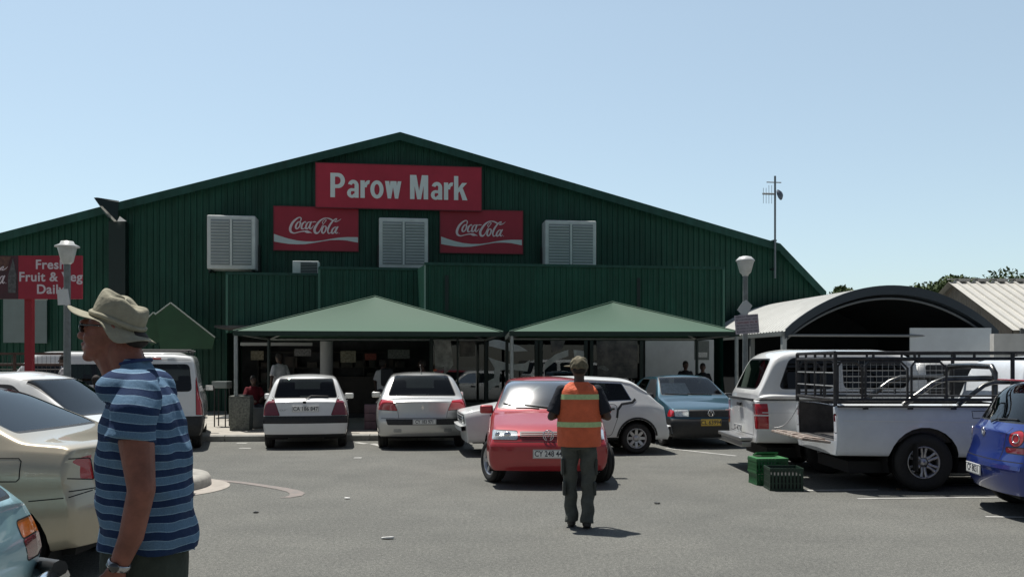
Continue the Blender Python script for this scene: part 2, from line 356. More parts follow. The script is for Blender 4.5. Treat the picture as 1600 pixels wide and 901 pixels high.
# front extensions with the shop front below
EX = [('left', 355, 499, 429, 429, -2.4), ('mid', 499, 652, 421, 420, -3.2), ('right', 664, 1130, 413, 420, -4.6)]
ext = thing('front_extension', 'flat topped green corrugated shop extension above the shade canopies', 'building', (0, HY, 0), A)
BOT = 2.55
cn = {}
for nm, u0, u1, v0, v1, d in EX:
    a0 = loc(u0, v0, d); a1 = loc(u1, v1, d); cn[nm] = (a0, a1, d); zt = (a0[1] + a1[1]) / 2
    sheet('fascia_sheet', a0[0], a1[0], BOT, zt, d, gm2, ext, pitch=.17, dep=.03)
    MB().bx(a0[0] - .02, a1[0] + .02, d - .06, d + .05, zt - .02, zt + .055).build('cap_flashing', gtrim, ext)
    MB().add([(a0[0], d + .05, zt), (a1[0], d + .05, zt), (a1[0], 0, zt + .1), (a0[0], 0, zt + .1)], [(0, 1, 2, 3)]).build('roof', gtrim, ext, fixn=False)
L_, Mi, Ri = cn['left'], cn['mid'], cn['right']
lt = mat('corner_trim', (.05, .15, .11), .45)
for (s, d0, d1, zt) in ((L_[0][0], L_[2], 0, L_[0][1]), (Mi[0][0], Mi[2], L_[2], Mi[0][1]), (Ri[1][0], Ri[2], 0, (Ri[0][1] + Ri[1][1]) / 2)):
    MB().add([(s, d0, 0 if s in (L_[0][0], Ri[1][0]) else BOT), (s, d1, 0 if s in (L_[0][0], Ri[1][0]) else BOT), (s, d1, zt), (s, d0, zt)], [(0, 1, 2, 3)]).build('return_wall', gm2, ext, fixn=False)
    MB().bx(s - .035, s + .035, d0 - .05, d0 + .02, BOT, zt + .05).build('corner_trim', lt, ext)
zr = (Ri[0][1] + Ri[1][1]) / 2
MB().add([(Mi[1][0], Mi[2], BOT), (Ri[0][0], Ri[2], BOT), (Ri[0][0], Ri[2], zr), (Mi[1][0], Mi[2], Mi[1][1])], [(0, 1, 2, 3)]).build('splayed_wall', gm2, ext, fixn=False)
MB().bx(Ri[0][0] - .02, Ri[0][0] + .02, Ri[2] - .045, Ri[2] + .02, BOT, zr).build('corner_trim', mat('pale_trim', (.26, .36, .32), .5), ext)
for u in (698, 997):
    s = loc(u, 500, Ri[2])[0]; MB().bx(s - .05, s + .05, Ri[2] - .05, Ri[2] - .036, zr - 1.3, zr - .3).build('rust_streak', dk, ext)
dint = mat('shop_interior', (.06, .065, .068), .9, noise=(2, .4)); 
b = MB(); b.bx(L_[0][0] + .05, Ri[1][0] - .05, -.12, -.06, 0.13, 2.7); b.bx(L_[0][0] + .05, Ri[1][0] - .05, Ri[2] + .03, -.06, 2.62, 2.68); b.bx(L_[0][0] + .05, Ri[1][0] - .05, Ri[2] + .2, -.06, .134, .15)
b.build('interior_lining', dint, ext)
fr = mat('dark_frame', (.012, .03, .026), .5)
fb = MB(); d = Ri[2] + .06
wins = [(674, 760), (760, 838), (845, 915), (924, 1002)]
for u0, u1 in wins:
    for u in (u0, u1): s = loc(u, 600, d)[0]; fb.bx(s - .05, s + .05, d - .05, d + .05, .14, BOT + .05)
sA, sB = loc(674, 600, d)[0], loc(1004, 600, d)[0]
fb.bx(sA, sB, d - .045, d + .045, 2.40, 2.55); fb.bx(sA, sB, d - .045, d + .045, .14, .55)
s = loc(715, 600, d)[0]; fb.bx(s - .025, s + .025, d - .04, d + .04, .5, 2.5)
fb.build('window_frame', fr, ext)
shopg = glass_mat('shop_glass', (.55, .6, .6), 1.6)
for u0, u1 in wins:
    a, b_ = loc(u0, 600, d)[0] + .05, loc(u1, 600, d)[0] - .05; MB().bx(a, b_, d - .006, d + .006, .55, 2.4).build('shop_window', shopg, ext)
# big pale flat swoosh shapes just in front of the panes
dec = mat('pane_shape', (.52, .57, .55), .6, noise=(5, .2)); dec2 = mat('window_picture', (.20, .19, .17), .6, noise=(4, .8, (.03, .04, .04)))
def decal(poly, m=dec, name='pane_shape', dd=.016):
    P = [loc(u, v, d - dd) for u, v in poly]; b = MB(); b.add([(p[0], d - dd, p[1]) for p in P], [list(range(len(P)))]); b.build(name, m, ext, fixn=False)
decal([(764, 530), (780, 531), (812, 540), (825, 548), (800, 549), (775, 543), (764, 540)])
decal([(762, 557), (775, 562), (800, 569), (820, 567), (828, 562), (824, 580), (800, 577), (782, 578), (780, 592), (781, 600), (770, 604), (762, 612), (760, 596), (772, 590), (773, 575)])
decal([(846, 578), (852, 566), (868, 553), (888, 546), (888, 556), (870, 562), (856, 573), (847, 582)]); decal([(896, 546), (912, 548), (913, 557), (897, 556)])
decal([(678, 530), (704, 529), (708, 570), (700, 580), (694, 585), (694, 572), (680, 575)], mat('poster_pale', (.40, .42, .40), .6, noise=(6, .5)))
decal([(718, 532), (742, 532), (742, 556), (718, 557)], dec2, dd=.014); decal([(932, 532), (996, 530), (996, 590), (934, 592)], dec2)
decal([(860, 531), (884, 530), (878, 545), (862, 550)], dec2)
decal([(934, 572), (944, 571), (952, 577), (948, 580), (940, 576), (934, 576)])
# white panel with a poster, column, counter beams
d2 = Ri[2] + .1; a, b_ = loc(1008, 530, d2), loc(1086, 600, d2)
wpm = mat('white_board', (.48, .52, .52), .6, noise=(3, .1))
MB().bx(a[0], b_[0], d2 - .02, d2 + .04, .7, a[1]).build('white_panel', wpm, ext)
c_ = loc(1115, 600, d2); MB().bx(b_[0] + .03, c_[0], d2 - .02, d2 + .04, .7, a[1]).build('white_panel', wpm, ext)
P = [loc(u, v, d2 - .03) for u, v in ((1085, 532), (1108, 532), (1108, 562), (1085, 562))]
po = MB().bx(P[0][0], P[1][0], d2 - .035, d2 - .022, P[2][1], P[0][1]).build('poster', mat('poster_grey', (.12, .14, .13), .6, noise=(30, .3)), ext)
MB().bx(P[0][0] + .06, P[1][0] - .06, d2 - .04, d2 - .036, P[2][1] + .08, P[2][1] + .22).build('poster_print', mat('poster_print', (.42, .44, .42), .6, noise=(60, .6)), po)
s = loc(1060, 600, d2)[0]; 
cl = MB(); s, _ = loc(514, 600, -1.6); cl.lathe([(.19, 0.13), (.19, 2.65)], c=(s, -2.6, 0), n=24); cl.build('column', mat('column_plaster', (.5, .52, .52), .8), ext)
lb = MB(); a = loc(376, 537, -3.0); b_ = loc(488, 537, -3.0); lb.bx(a[0], b_[0], -3.05, -2.95, a[1] - .05, a[1] + .04); lb.build('light_batten', mat('batten_grey', (.35, .37, .36), .6), ext)
sh_ = MB()
for z in (.5, 1.0, 1.5, 2.0): sh_.bx(L_[0][0] + .6, Mi[1][0], -.6, -.15, z, z + .03)
for s in np.arange(L_[0][0] + .6, Mi[1][0], 1.1): sh_.bx(s, s + .04, -.6, -.15, .15, 2.1)
shv = sh_.build('shop_shelf', mat('shelf_dark', (.06, .06, .055), .8), ext)
random.seed(3); goodm = mat('goods', (.10, .08, .07), .7, noise=(1.5, .9, (.03, .05, .04)))
for z in (.53, 1.03, 1.53):
    s = L_[0][0] + .7
    while s < Mi[1][0] - .3:
        w_ = random.uniform(.12, .4); h_ = random.uniform(.12, .36); MB().bx(s, s + w_, -.55, -.25, z, z + h_, bev=.01).build('carton', goodm, shv); s += w_ + random.uniform(.03, .5)
for u0, u1, v0, v1, cc in ((392, 412, 548, 562, (.30, .28, .2)), (460, 486, 545, 556, (.25, .26, .26)), (532, 556, 548, 566, (.34, .33, .25)), (570, 588, 552, 562, (.28, .08, .06)), (606, 640, 546, 560, (.22, .25, .24))):
    a = loc(u0, v1, -1.2); b_ = loc(u1, v0, -1.2); pbd = MB().bx(a[0], b_[0], -1.22, -1.2, a[1], b_[1]).build('price_board', mat('price_board', cc, .7, noise=(18, .6)), ext)
ct = MB(); a = loc(520, 600, -2.2); b_ = loc(640, 600, -2.2); ct.bx(a[0], b_[0], -2.4, -1.6, .15, 1.25); ct.build('counter', mat('counter_brown', (.05, .045, .038), .7, noise=(2, .3)), ext)

# evaporative coolers on the gable
cool = mat('cooler_plastic', (.60, .65, .64), .6, noise=(3, .12)); slat = mat('cooler_slat', (.33, .37, .38), .6)
slotm = mat('cooler_slot', (.27, .31, .32), .8)
def cooler(u0, u1, v0, v1, lab):
    d = -.75; a = loc(u0, v1, d); b = loc(u1, v0, d); w = b[0] - a[0]; h = b[1] - a[1]
    t = thing('evaporative_cooler', lab, 'air cooler', (0, 0, 0), A, 'coolers on the gable wall')
    o = Vector((a[0] + w / 2, d, a[1])); t.location = (o.x * CA_ - o.y * SA_, HY + o.x * SA_ + o.y * CA_, o.z)
    MB().box((0, .36, h / 2), (w, .70, h), bev=.05).build('housing', cool, t)
    MB().bx(-w / 2 + .12, w / 2 - .12, -.003, .01, .13, h - .13).build('vent_recess', slotm, t)
    sl = MB(); n = 14
    for k in range(n):
        z = .15 + (h - .30) * (k + .5) / n
        for s in (-1, 1):
            T = Matrix.Translation((s * (w / 4 - .03), -.012, z)) @ Matrix.Rotation(R(35), 4, 'X'); sl.box((0, 0, 0), (w / 2 - .20, .045, .012), M=T)
    sl.build('louvre', cool, t)
    MB().bx(-.03, .03, -.035, -.004, .1, h - .1).build('mullion', cool, t)
    br = MB()
    for s in (-1, 1): br.bx(s * (w / 2 - .1) - .02, s * (w / 2 - .1) + .02, 0, .74, -.06, -.005); br.bx(s * (w / 2 + .04) - .02, s * (w / 2 + .04) + .02, .55, .75, -.06, h * .5)
    br.build('bracket', dk, t)
    return t
cooler(323, 399, 337, 420, 'leftmost white louvred cooler on the gable, clear of the red boards')
cooler(592, 669, 341, 419, 'middle louvred cooler between the two red script boards')
cooler(852, 932, 345, 421, 'right-hand louvred cooler standing alone above the extension roof')
# small window unit on the roof edge
a = loc(457, 430, -2.0); b = loc(498, 413, -2.0); w = b[0] - a[0]; h = b[1] - a[1] + .1
t = thing('air_conditioner', 'small boxy air conditioner sitting on the lower left extension roof', 'air conditioner', (0, 0, 0), A); o = Vector((a[0] + w / 2, -2.0, a[1])); t.location = (o.x * CA_ - o.y * SA_, HY + o.x * SA_ + o.y * CA_, o.z)
MB().box((0, .25, h / 2), (w, .5, h), bev=.02).build('housing', cool, t)
b = MB(); b.bx(-w / 2 + .24, w / 2 - .04, -.012, -.002, .05, h - .05); b.build('vent_recess', dk, t)
g = MB()
for k in range(7): g.bx(-w / 2 + .24, w / 2 - .04, -.02, -.013, .07 + k * (h - .14) / 6.5, .08 + k * (h - .14) / 6.5)
g.build('grille', slat, t)
# clutter hanging at the left corner
# ---- sign boards
boardr = mat('sign_red', (.46, .026, .055), .5, noise=(1.2, .12)); boardr2 = mat('sign_red_script', (.36, .018, .040), .45, noise=(1.2, .12)); lettw = mat('sign_lettering', (.78, .84, .84), .5)
def hallpt(s, d, z): return (s * CA_ - d * SA_, HY + s * SA_ + d * CA_, z)
def board(u0, u1, vt, vb, d, lab, m):
    a = loc(u0, vb, d); b = loc(u1, vt, d); v2 = loc(u0, vt, d)[1]; h = ((v2 - a[1]) + (b[1] - loc(u1, vb + 6, d)[1])) / 2; w = b[0] - a[0]
    t = thing('sign_board', lab, 'sign', hallpt(a[0] + w / 2, d, (v2 + a[1]) / 2), A)
    MB().box((0, .03, 0), (w, .06, h)).build('panel', m, t)
    fr = MB()
    for s in (-1, 1): fr.bx(-w / 2 - .012, w / 2 + .012, -.012, .06, s * h / 2 - .012, s * h / 2 + .012); fr.bx(s * w / 2 - .012, s * w / 2 + .012, -.012, .06, -h / 2 + .012, h / 2 - .012)
    fr.build('edge', mat('sign_edge', (.16, .02, .03), .5), t)
    return t, w, h
t, w, h = board(493, 752.5, 256, 322, -.30, 'wide red board lettered Parow Mark in the middle of the gable', boardr)
# bold condensed grotesque, drawn stroke by stroke
def lettering(parent, m, s=1.0, ox=0, oy=0, name='lettering'):
    b = MB()
    cnt_ = [0]
    def P(pts, z=0): cnt_[0] += 1; b.poly([(ox + p[0] * s, oy + p[1] * s) for p in pts], (-.012 - .00012 * cnt_[0], -.001), 'Y')
    def arcp(cx, cy, rx, ry, a0, a1, n=14): return [(cx + rx * math.cos(R(a)), cy + ry * math.sin(R(a))) for a in np.linspace(a0, a1, n)]
    def band(cx, cy, rx, ry, tx, ty, a0, a1, n=16):
        o_ = arcp(cx, cy, rx, ry, a0, a1, n); i_ = arcp(cx, cy, rx - tx, ry - ty, a0, a1, n)
        for k in range(n - 1): P([o_[k], o_[k + 1], i_[k + 1], i_[k]])
    x = 0; T = .20
    def rect(x0, x1, y0, y1): P([(x0, y0), (x1, y0), (x1, y1), (x0, y1)])
    def lowa(x):
        rect(x + .345, x + .525, .0, .46); band(x + .29, .50, .235, .235, .17, .15, 0, 165); rect(x + .345, x + .525, .44, .50)
        band(x + .235, .19, .215, .20, .165, .115, 75, 330); rect(x + .25, x + .36, .27, .385); rect(x + .30, x + .40, .09, .17)
        return x + .60
    def lowr(x): rect(x, x + .19, 0, .72); band(x + .36, .44, .21, .29, .13, .15, 75, 180); return x + .45
    # P
    rect(x, x + T, 0, 1); rect(x + T, x + .34, .85, 1); rect(x + T, x + .34, .38, .53); band(x + .33, .69, .30, .31, .19, .16, -90, 90); x += .70
    x = lowa(x); x = lowr(x)
    band(x + .27, .36, .29, .375, .175, .15, 0, 360, 30); x += .62      # o
    for q in (0, .315):                                                # w
        P([(x + q, .72), (x + q + .19, .72), (x + q + .265, .0), (x + q + .12, 0)][:4]); P([(x + q + .12, 0), (x + q + .265, 0), (x + q + .405, .72), (x + q + .24, .72)])
    x += 1.10
    # M
    rect(x, x + T, 0, 1); rect(x + .60, x + .80, 0, 1); P([(x + T, 1), (x + T - .0, .55), (x + .315, 0), (x + .40, 0), (x + .40, .35), (x + .28, 1)]); P([(x + .60, 1), (x + .60, .55), (x + .485, 0), (x + .40, 0), (x + .40, .35), (x + .52, 1)]); x += .90
    x = lowa(x); x = lowr(x) 
    rect(x, x + .19, 0, 1); P([(x + .19, .30), (x + .19, .50), (x + .36, .72), (x + .58, .72)]); P([(x + .24, .42), (x + .38, .52), (x + .60, 0), (x + .38, 0)]); x += .6
    o = b.build(name, m, parent); return o, x
o, X = lettering(t, lettw, s=1.0, name='shop_lettering'); k = w * .825 / X
for v in o.data.vertices: v.co.x = v.co.x * k - w * .4125; v.co.z = v.co.z * h * .545 - h * .265
b1 = board(427.5, 560, 323.5, 389, -.12, 'red script board hanging to the left, between two coolers', boardr2); b2 = board(687.5, 817, 328.5, 393, -.12, 'red script board hanging to the right, beyond the middle cooler', boardr2)
def script_logo(parent, w, h, m, m2):
    # traced on the 1600 x 857 enlargement of one board: x 40..1550, y 40..790
    def q(px, py): return ((px - 795) / 1510 * w, (415 - py) / 750 * h)
    b = MB(); cnt = [0]
    def stroke(pts, ws):
        P = [Vector(q(*p)) for p in pts]; D_ = [0]; 
        for i in range(1, len(P)): D_.append(D_[-1] + (P[i] - P[i - 1]).length)
        n = max(6, int(D_[-1] / .03)); ts = np.linspace(0, D_[-1], n)
        # catmull-rom
        def cr(t):
            i = min(len(P) - 2, max(0, int(np.searchsorted(D_, t, 'right') - 1))); f = (t - D_[i]) / max(1e-6, D_[i + 1] - D_[i])
            p0, p1, p2, p3 = P[max(i - 1, 0)], P[i], P[i + 1], P[min(i + 2, len(P) - 1)]
            return .5 * ((2 * p1) + (p2 - p0) * f + (2 * p0 - 5 * p1 + 4 * p2 - p3) * f * f + (3 * p1 - p0 - 3 * p2 + p3) * f ** 3)
        C = [cr(t) for t in ts]; W_ = [np.interp(t, D_, ws) * w / 1510 for t in ts]; vs = []; cnt[0] += 1; z = -.012 - .0004 * cnt[0]
        for i, c in enumerate(C):
            t_ = (C[min(i + 1, n - 1)] - C[max(i - 1, 0)]).normalized(); nn = Vector((-t_.y, t_.x)) * W_[i] / 2
            vs += [(c.x + nn.x, z, c.y + nn.y), (c.x - nn.x, z, c.y - nn.y)]
        b.add(vs, [(2 * i, 2 * i + 1, 2 * i + 3, 2 * i + 2) for i in range(n - 1)])
    # first capital and its underline tail
    stroke([(512, 300), (528, 245), (500, 225), (440, 255), (375, 320), (335, 410), (345, 470), (400, 495), (470, 480), (560, 462), (640, 462), (720, 490)], [14, 22, 18, 30, 40, 46, 42, 22, 16, 20, 34, 4])
    stroke([(585, 465), (630, 480), (665, 480), (700, 478)], [8, 24, 22, 5])
    # o c a
    stroke([(480, 300), (440, 350), (432, 405), (455, 420), (495, 385), (512, 325), (500, 298), (478, 305)], [20, 32, 34, 22, 22, 26, 20, 16]); stroke([(500, 310), (525, 330), (560, 315)], [12, 10, 8])
    stroke([(610, 320), (608, 295), (575, 310), (540, 360), (535, 410), (560, 422), (600, 400)], [14, 16, 22, 32, 34, 20, 10])
    stroke([(690, 300), (655, 305), (618, 355), (612, 410), (632, 420), (670, 375), (695, 300)], [14, 18, 30, 34, 20, 18, 18]); stroke([(712, 290), (685, 360), (678, 410), (705, 412), (750, 360)], [22, 26, 28, 18, 8])
    stroke([(725, 305), (760, 296), (795, 300)], [12, 18, 10])
    # second capital with the long arch
    stroke([(905, 365), (925, 330), (955, 290), (975, 262), (955, 250), (935, 262), (905, 300), (915, 325), (945, 310)], [6, 10, 14, 14, 12, 10, 14, 14, 8])
    stroke([(1095, 270), (1040, 240), (980, 228), (920, 240), (850, 290), (790, 370), (765, 430), (778, 480), (815, 488), (850, 460), (885, 400), (905, 355)], [26, 26, 16, 20, 34, 42, 46, 42, 30, 18, 14, 12])
    stroke([(940, 360), (908, 400), (895, 460), (915, 488), (950, 460), (972, 400), (962, 365), (940, 368)], [18, 30, 34, 24, 24, 28, 20, 14]); stroke([(960, 372), (985, 395), (1010, 380)], [12, 10, 8])
    stroke([(1010, 470), (1000, 440), (1030, 360), (1080, 290), (1130, 245), (1165, 235), (1150, 260), (1120, 285), (1150, 285), (1200, 265), (1240, 235)], [20, 30, 34, 28, 18, 14, 12, 14, 18, 14, 5]); stroke([(1003, 460), (1015, 490), (1050, 478), (1075, 440)], [26, 24, 14, 8])
    stroke([(1155, 378), (1120, 385), (1080, 430), (1072, 478), (1095, 488), (1130, 445), (1160, 378)], [14, 18, 30, 34, 22, 18, 18]); stroke([(1185, 368), (1150, 430), (1140, 478), (1165, 485), (1185, 462)], [22, 26, 28, 16, 8])
    stroke([(1195, 486), (1212, 486)], [8, 8])
    b.build('script_lettering', m, parent, fixn=False)
    top = [(40, 512), (150, 548), (300, 590), (450, 620), (600, 632), (760, 630), (900, 612), (1050, 582), (1200, 558), (1350, 546), (1550, 545)]
    bot = [(40, 642), (150, 660), (300, 680), (450, 686), (600, 680), (760, 655), (900, 628), (1050, 603), (1200, 598), (1350, 606), (1550, 640)]
    b = MB(); vs = []
    for a_, c_ in zip(top, bot): x0, z0 = q(*a_); x1, z1 = q(*c_); vs += [(x0, -.011, z0), (x1, -.011, z1)]
    b.add(vs, [(2 * i, 2 * i + 1, 2 * i + 3, 2 * i + 2) for i in range(len(top) - 1)]); b.build('wave_ribbon', m2, parent, fixn=False)
scw = mat('script_white', (.76, .66, .69), .5); rbw = mat('ribbon_white', (.60, .68, .68), .5)
script_logo(b1[0], b1[1], b1[2], scw, rbw)
for ch in [o for o in bpy.data.objects if o.parent == b1[0] and o.name.split('.')[0] in ('script_lettering', 'wave_ribbon')]:
    c = ch.copy(); col.objects.link(c); c.parent = b2[0]

# antenna mast on the gable end
s, z0 = loc(1211, 430, -.42); z1 = loc(1211, 275, -.42)[1]
t = thing('antenna_mast', 'thin antenna mast with a dark dish bracketed to the right end of the gable', 'antenna', hallpt(s, -.42, z0 - .1), A)
hh = z1 - z0 + .1
MB().tube([(0, 0, 0), (0, 0, hh)], .035, n=10).build('pole', mat('mast_metal', (.20, .23, .25), .5, .4), t)
b = MB(); b.tube([(-.3, 0, hh - .22), (.22, 0, hh - .22)], .02, n=6); b.tube([(-.45, 0, hh - .62), (0, 0, hh - .62)], .035, n=6)
for x in (-.42, -.32, -.22, -.12): b.tube([(x, 0, hh - .95), (x, 0, hh - .42 + .1 * (x > -.3))], .008, n=5)
b.build('aerial', M['steelg'], t)
b = MB(); b.lathe([(0, .12), (.12, .10), (.22, .02), (.24, -.02)], n=20, M=Matrix.Translation((.12, -.1, hh - .66)) @ Matrix.Scale(.8, 4) @ Matrix.Rotation(R(70), 4, 'X') @ Matrix.Rotation(R(40), 4, 'Y')); b.build('dish', mat('dish_grey', (.10, .13, .17), .6), t, fixn=False)
b = MB(); b.bx(-.06, .06, 0, .30, hh * .36, hh * .36 + .06); b.bx(-.06, .06, 0, .30, .3, .36); b.build('bracket', dk, t)

# two small gabled awnings left of the extension
awm = mat('awning_green', (.013, .065, .026), .55, noise=(2, .2)); edgem = mat('awning_edge', (.30, .34, .32), .5)
for i, (pts, dd, lab) in enumerate([([(222, 505), (240, 488), (273, 517), (271, 522), (236, 540)], -1.6, 'smaller green sheet awning peeping out behind the sun hat'), ([(243, 491), (267, 473), (336, 527), (332, 545), (250, 545)], -1.9, 'larger green sheet awning with a white rim, left of the extension')]):
    P = [loc(u, v, dd) for u, v in pts]; t = thing('entrance_awning', lab, 'awning', hallpt(P[0][0], dd, P[-1][1]), A, 'small green awnings')
    Q = [(p[0] - P[0][0], p[1] - P[-1][1]) for p in P]
    MB().poly(Q, (0, .06), 'Y').build('gable_sheet', awm, t)
    e_ = MB()
    for a_, b_ in zip(Q[:2], Q[1:3]): e_.tube([(a_[0], -.02, a_[1]), (b_[0], -.02, b_[1])], .02, n=6)
    e_.build('rim', edgem, t)
    b = MB(); 
    for a_, b_ in zip(Q[:2], Q[1:3]): b.add([(a_[0], 0, a_[1]), (b_[0], 0, b_[1]), (b_[0], .8, b_[1] - .05), (a_[0], .8, a_[1] - .05)], [(0, 1, 2, 3)])
    b.build('roof_sheet', awm, t, fixn=False)

# ================================================================ shade canopies
shade = mat('shade_net', (.030, .090, .053), .75, noise=(60, .12), bump=(220, .25, .003)); gal = mat('galvanised_post', (.30, .33, .32), .5, .5, noise=(8, .2))
def canopy(cx, cy, rz, w, dp_, ze, za, lab, skip=()):
    t = thing('shade_canopy', lab, 'shade canopy', (cx, cy, .13), rz, 'shade canopies in front of the hall'); ze -= .13; za -= .13
    b = MB(); n = 14; idx = {}
    C = [(-w / 2, 0), (w / 2, 0), (w / 2, dp_), (-w / 2, dp_)]
    vs = []; fs = []
    for k in range(4):                        # four sagging net panels meeting in a point
        a_ = Vector((*C[k], ze)); b_ = Vector((*C[(k + 1) % 4], ze)); ap_ = Vector((0, dp_ / 2, za)); base = len(vs)
        for i in range(n + 1):
            f = i / n; l_ = a_.lerp(ap_, f); r_ = b_.lerp(ap_, f)
            for j in range(n + 1):
                g_ = j / n; p = l_.lerp(r_, g_); sag = -.13 * math.sin(math.pi * f) * math.sin(math.pi * g_); 
                vs.append(p + Vector((0, 0, sag + random.uniform(-.004, .004) * (0 < j < n) - .035 * math.sin(math.pi * g_) * (1 - f) ** 2)))
        for i in range(n):
            for j in range(n): q = base + i * (n + 1) + j; fs.append((q, q + 1, q + n + 2, q + n + 1))
    b.add(vs, fs, True); b.build('canopy', shade, t, fixn=False)
    v_ = MB()
    for k in range(4):
        a_ = Vector((*C[k], ze)); b_ = Vector((*C[(k + 1) % 4], ze)); v_.add([a_ + Vector((0, 0, .01)), b_ + Vector((0, 0, .01)), b_ - Vector((0, 0, .10)), a_ - Vector((0, 0, .10))], [(0, 1, 2, 3)])
    v_.build('valance', mat('valance_net', (.012, .032, .024), .8), t, fixn=False)
    for ci, (x, y) in enumerate(C):
        if ci in skip: continue
        x_ = x + (.06 if x < 0 else -.06); o = MB().tube([(x_, y + (.05 if y == 0 else -.05), 0), (x_, y + (.05 if y == 0 else -.05), ze + .02)], .045, n=14).build('post', gal if y == 0 else dk, t)  # rear posts coloured dark to stand for the shade under the net
    r_ = MB(); i_ = .06
    for k in range(4): a_ = Vector((*C[k], ze - .05)); b_ = Vector((*C[(k + 1) % 4], ze - .05)); c_ = Vector((0, dp_ / 2, ze - .05)); r_.tube([a_.lerp(c_, .02), b_.lerp(c_, .02)], .03, n=8); r_.tube([a_.lerp(c_, .02), Vector((0, dp_ / 2, za - .1))], .025, n=8)
    r_.build('frame_rail', gal, t)
    hs_ = MB()
    for k in range(4): hs_.tube([Vector((*C[k], ze + .012)), Vector((0, dp_ / 2, za + .012))], .012, n=5)
    hs_.build('hip_seam', mat('seam_highlight', (.07, .15, .10), .7), t)  # seam tube; its paler green paints in the highlight along the hips
    return t
canopy(-3.24, 20.45, R(6), 6.1, 4.6, 2.36, 3.34, 'green pyramid shade canopy over the two hatchbacks, on the left', skip=(1,))
canopy(2.66, 21.1, R(2), 5.45, 4.0, 2.38, 3.22, 'green pyramid shade canopy nearer the shed, behind the teal car')

# ================================================================ street furniture
def lamp(u, v_top, Y, lab, style):
    x = (u - 800) * Y / FPX; H = CAMH + (HOR - v_top) * Y / FPX
    t = thing('street_lamp', lab, 'street lamp', (x, Y, 0), 0, 'lamp posts in the car park')
    MB().tube([(0, 0, 0), (0, 0, .9), (0, 0, H - .36)], [.085, .062, .055], n=16).build('pole', mat('lamp_pole', (.16, .18, .18), .55, noise=(10, .25)), t)
    if style == 0:
        MB().lathe([(.055, H - .40), (.10, H - .36), (.155, H - .12), (.15, H - .10)], n=28).build('diffuser', mat('lamp_frosted', (.50, .52, .50), .3, noise=(8, .15)), t, fixn=False)
        MB().lathe([(.15, H - .115), (.205, H - .10), (.20, H - .085), (.12, H - .045), (.10, H), (0, H + .012)], n=28).build('cap', mat('lamp_cap', (.50, .52, .51), .4), t)
    else:
        MB().lathe([(.06, H - .44), (.075, H - .40), (.12, H - .36), (.185, H - .12), (.185, H - .11)], n=28).build('diffuser', mat('lamp_frosted', (.50, .52, .50), .3, noise=(8, .15)), t, fixn=False)
        MB().lathe([(.19, H - .125), (.205, H - .11), (.20, H - .09), (.13, H - .02), (.05, H), (0, H)], n=28).build('cap', mat('lamp_cap_grey', (.50, .52, .52), .4), t)
    return t
lp1 = lamp(105, 377, 15.6, 'lamp post with a wide flat white cap, rising beside the produce sign', 0)
lp2 = lamp(1164.5, 400, 19.6, 'lamp post with a bell shaped head between the canopy and the arched shed', 1)
# notices on them
def notice(name, lab, u0, u1, v0, v1, Y, tilt, m, shape=None):
    a = at(u0, v1, Y); b = at(u1, v0, Y); w = b.x - a.x; h = b.z - a.z
    o = tag(MB().poly([(p[0] * w / 2, p[1] * h / 2) for p in (shape or [(-1, -1), (1, -1), (1, 1), (-1, 1)])], (-.006, .006), 'Y').build(name, m), lab, 'notice'); o.location = (a.x + w / 2, Y, a.z + h / 2); o.rotation_euler = (0, tilt, 0)
    return o, w, h
notice('paper_notice', 'curling white paper notice taped to the flat capped lamp post', 90, 109, 452, 476, 15.5, R(-3), mat('paper', (.60, .62, .62), .7, noise=(12, .08)), [(-1, -1), (.1, -1.0), (.35, -1.15), (1, -.9), (.75, 1.05), (-1, 1)])
o, w, h = notice('notice_board', 'small square notice crowded with writing on the bell headed lamp post', 1148.5, 1185.5, 491.5, 521, 19.4, R(-4.5), mat('notice_grey', (.36, .33, .37), .7, noise=(30, .12)))
for i, (tx, m) in enumerate([('PARKING IS AT YOUR OWN RISK', 'ink'), ('NO HAWKERS HERE', 'ink'), ('TRESPASSERS WILL BE', 'redd'), ('PROSECUTED TRUCKS', 'ink'), ('DELIVERIES & TAXIS NOT', 'ink'), ('ALLOWED IN THE YARD', 'ink')]):
    c = text_obj('notice_lettering', tx, h * .135, M[m], o, bold=.0006, depth=.0006, loc=(0, -.0072, h * (.40 - .155 * i)), rot=(R(90), 0, 0)); mw = max(v.co.x for v in c.data.vertices) * 2
    for v in c.data.vertices: v.co.x *= w * .9 / mw
notice('metal_plate', 'crooked blank metal plate above the crowded notice', 1156, 1172, 471, 492, 19.42, R(38), mat('blank_plate', (.42, .45, .46), .5, .2), [(-1, -.9), (.8, -1.1), (1.1, -.3), (.8, 1), (-.8, 1.1), (-1.1, .5)])

# produce sign on its red post
Y = 17.6; a = at(30, 467, Y); b = at(128.5, 399.5, Y); W_, H_ = b.x - a.x, b.z - a.z
t = thing('produce_sign', 'red board reading Fresh Fruit & Veg Daily on a red post', 'sign', (a.x, Y, 0))
MB().box((W_ / 2, 0, a.z + H_ / 2), (W_, .06, H_)).build('panel', boardr2, t)
a0 = at(-66, 467, Y); wl_ = a.x - a0.x
pic = MB().box((-wl_ / 2 - .003, .0, a.z + H_ / 2), (wl_, .058, H_)).build('picture_panel', mat('picture_print', (.10, .022, .035), .5, noise=(2.4, .8, (.045, .03, .03))), t)
for i, tx in enumerate(('Fresh', 'Fruit & Veg', 'Daily')):
    text_obj('sign_lettering', tx, H_ * .30, mat('sign_letter_pale', (.70, .62, .65), .5), t, bold=.006, depth=.002, sx=1.0, spacing=1.06, loc=(W_ * .51, -.034, a.z + H_ * (.785 - .285 * i)), rot=(R(90), 0, 0))
pb_ = MB().bx(.36 * wl_ * 0 - .01, 0, 0, 0, 0, 0)
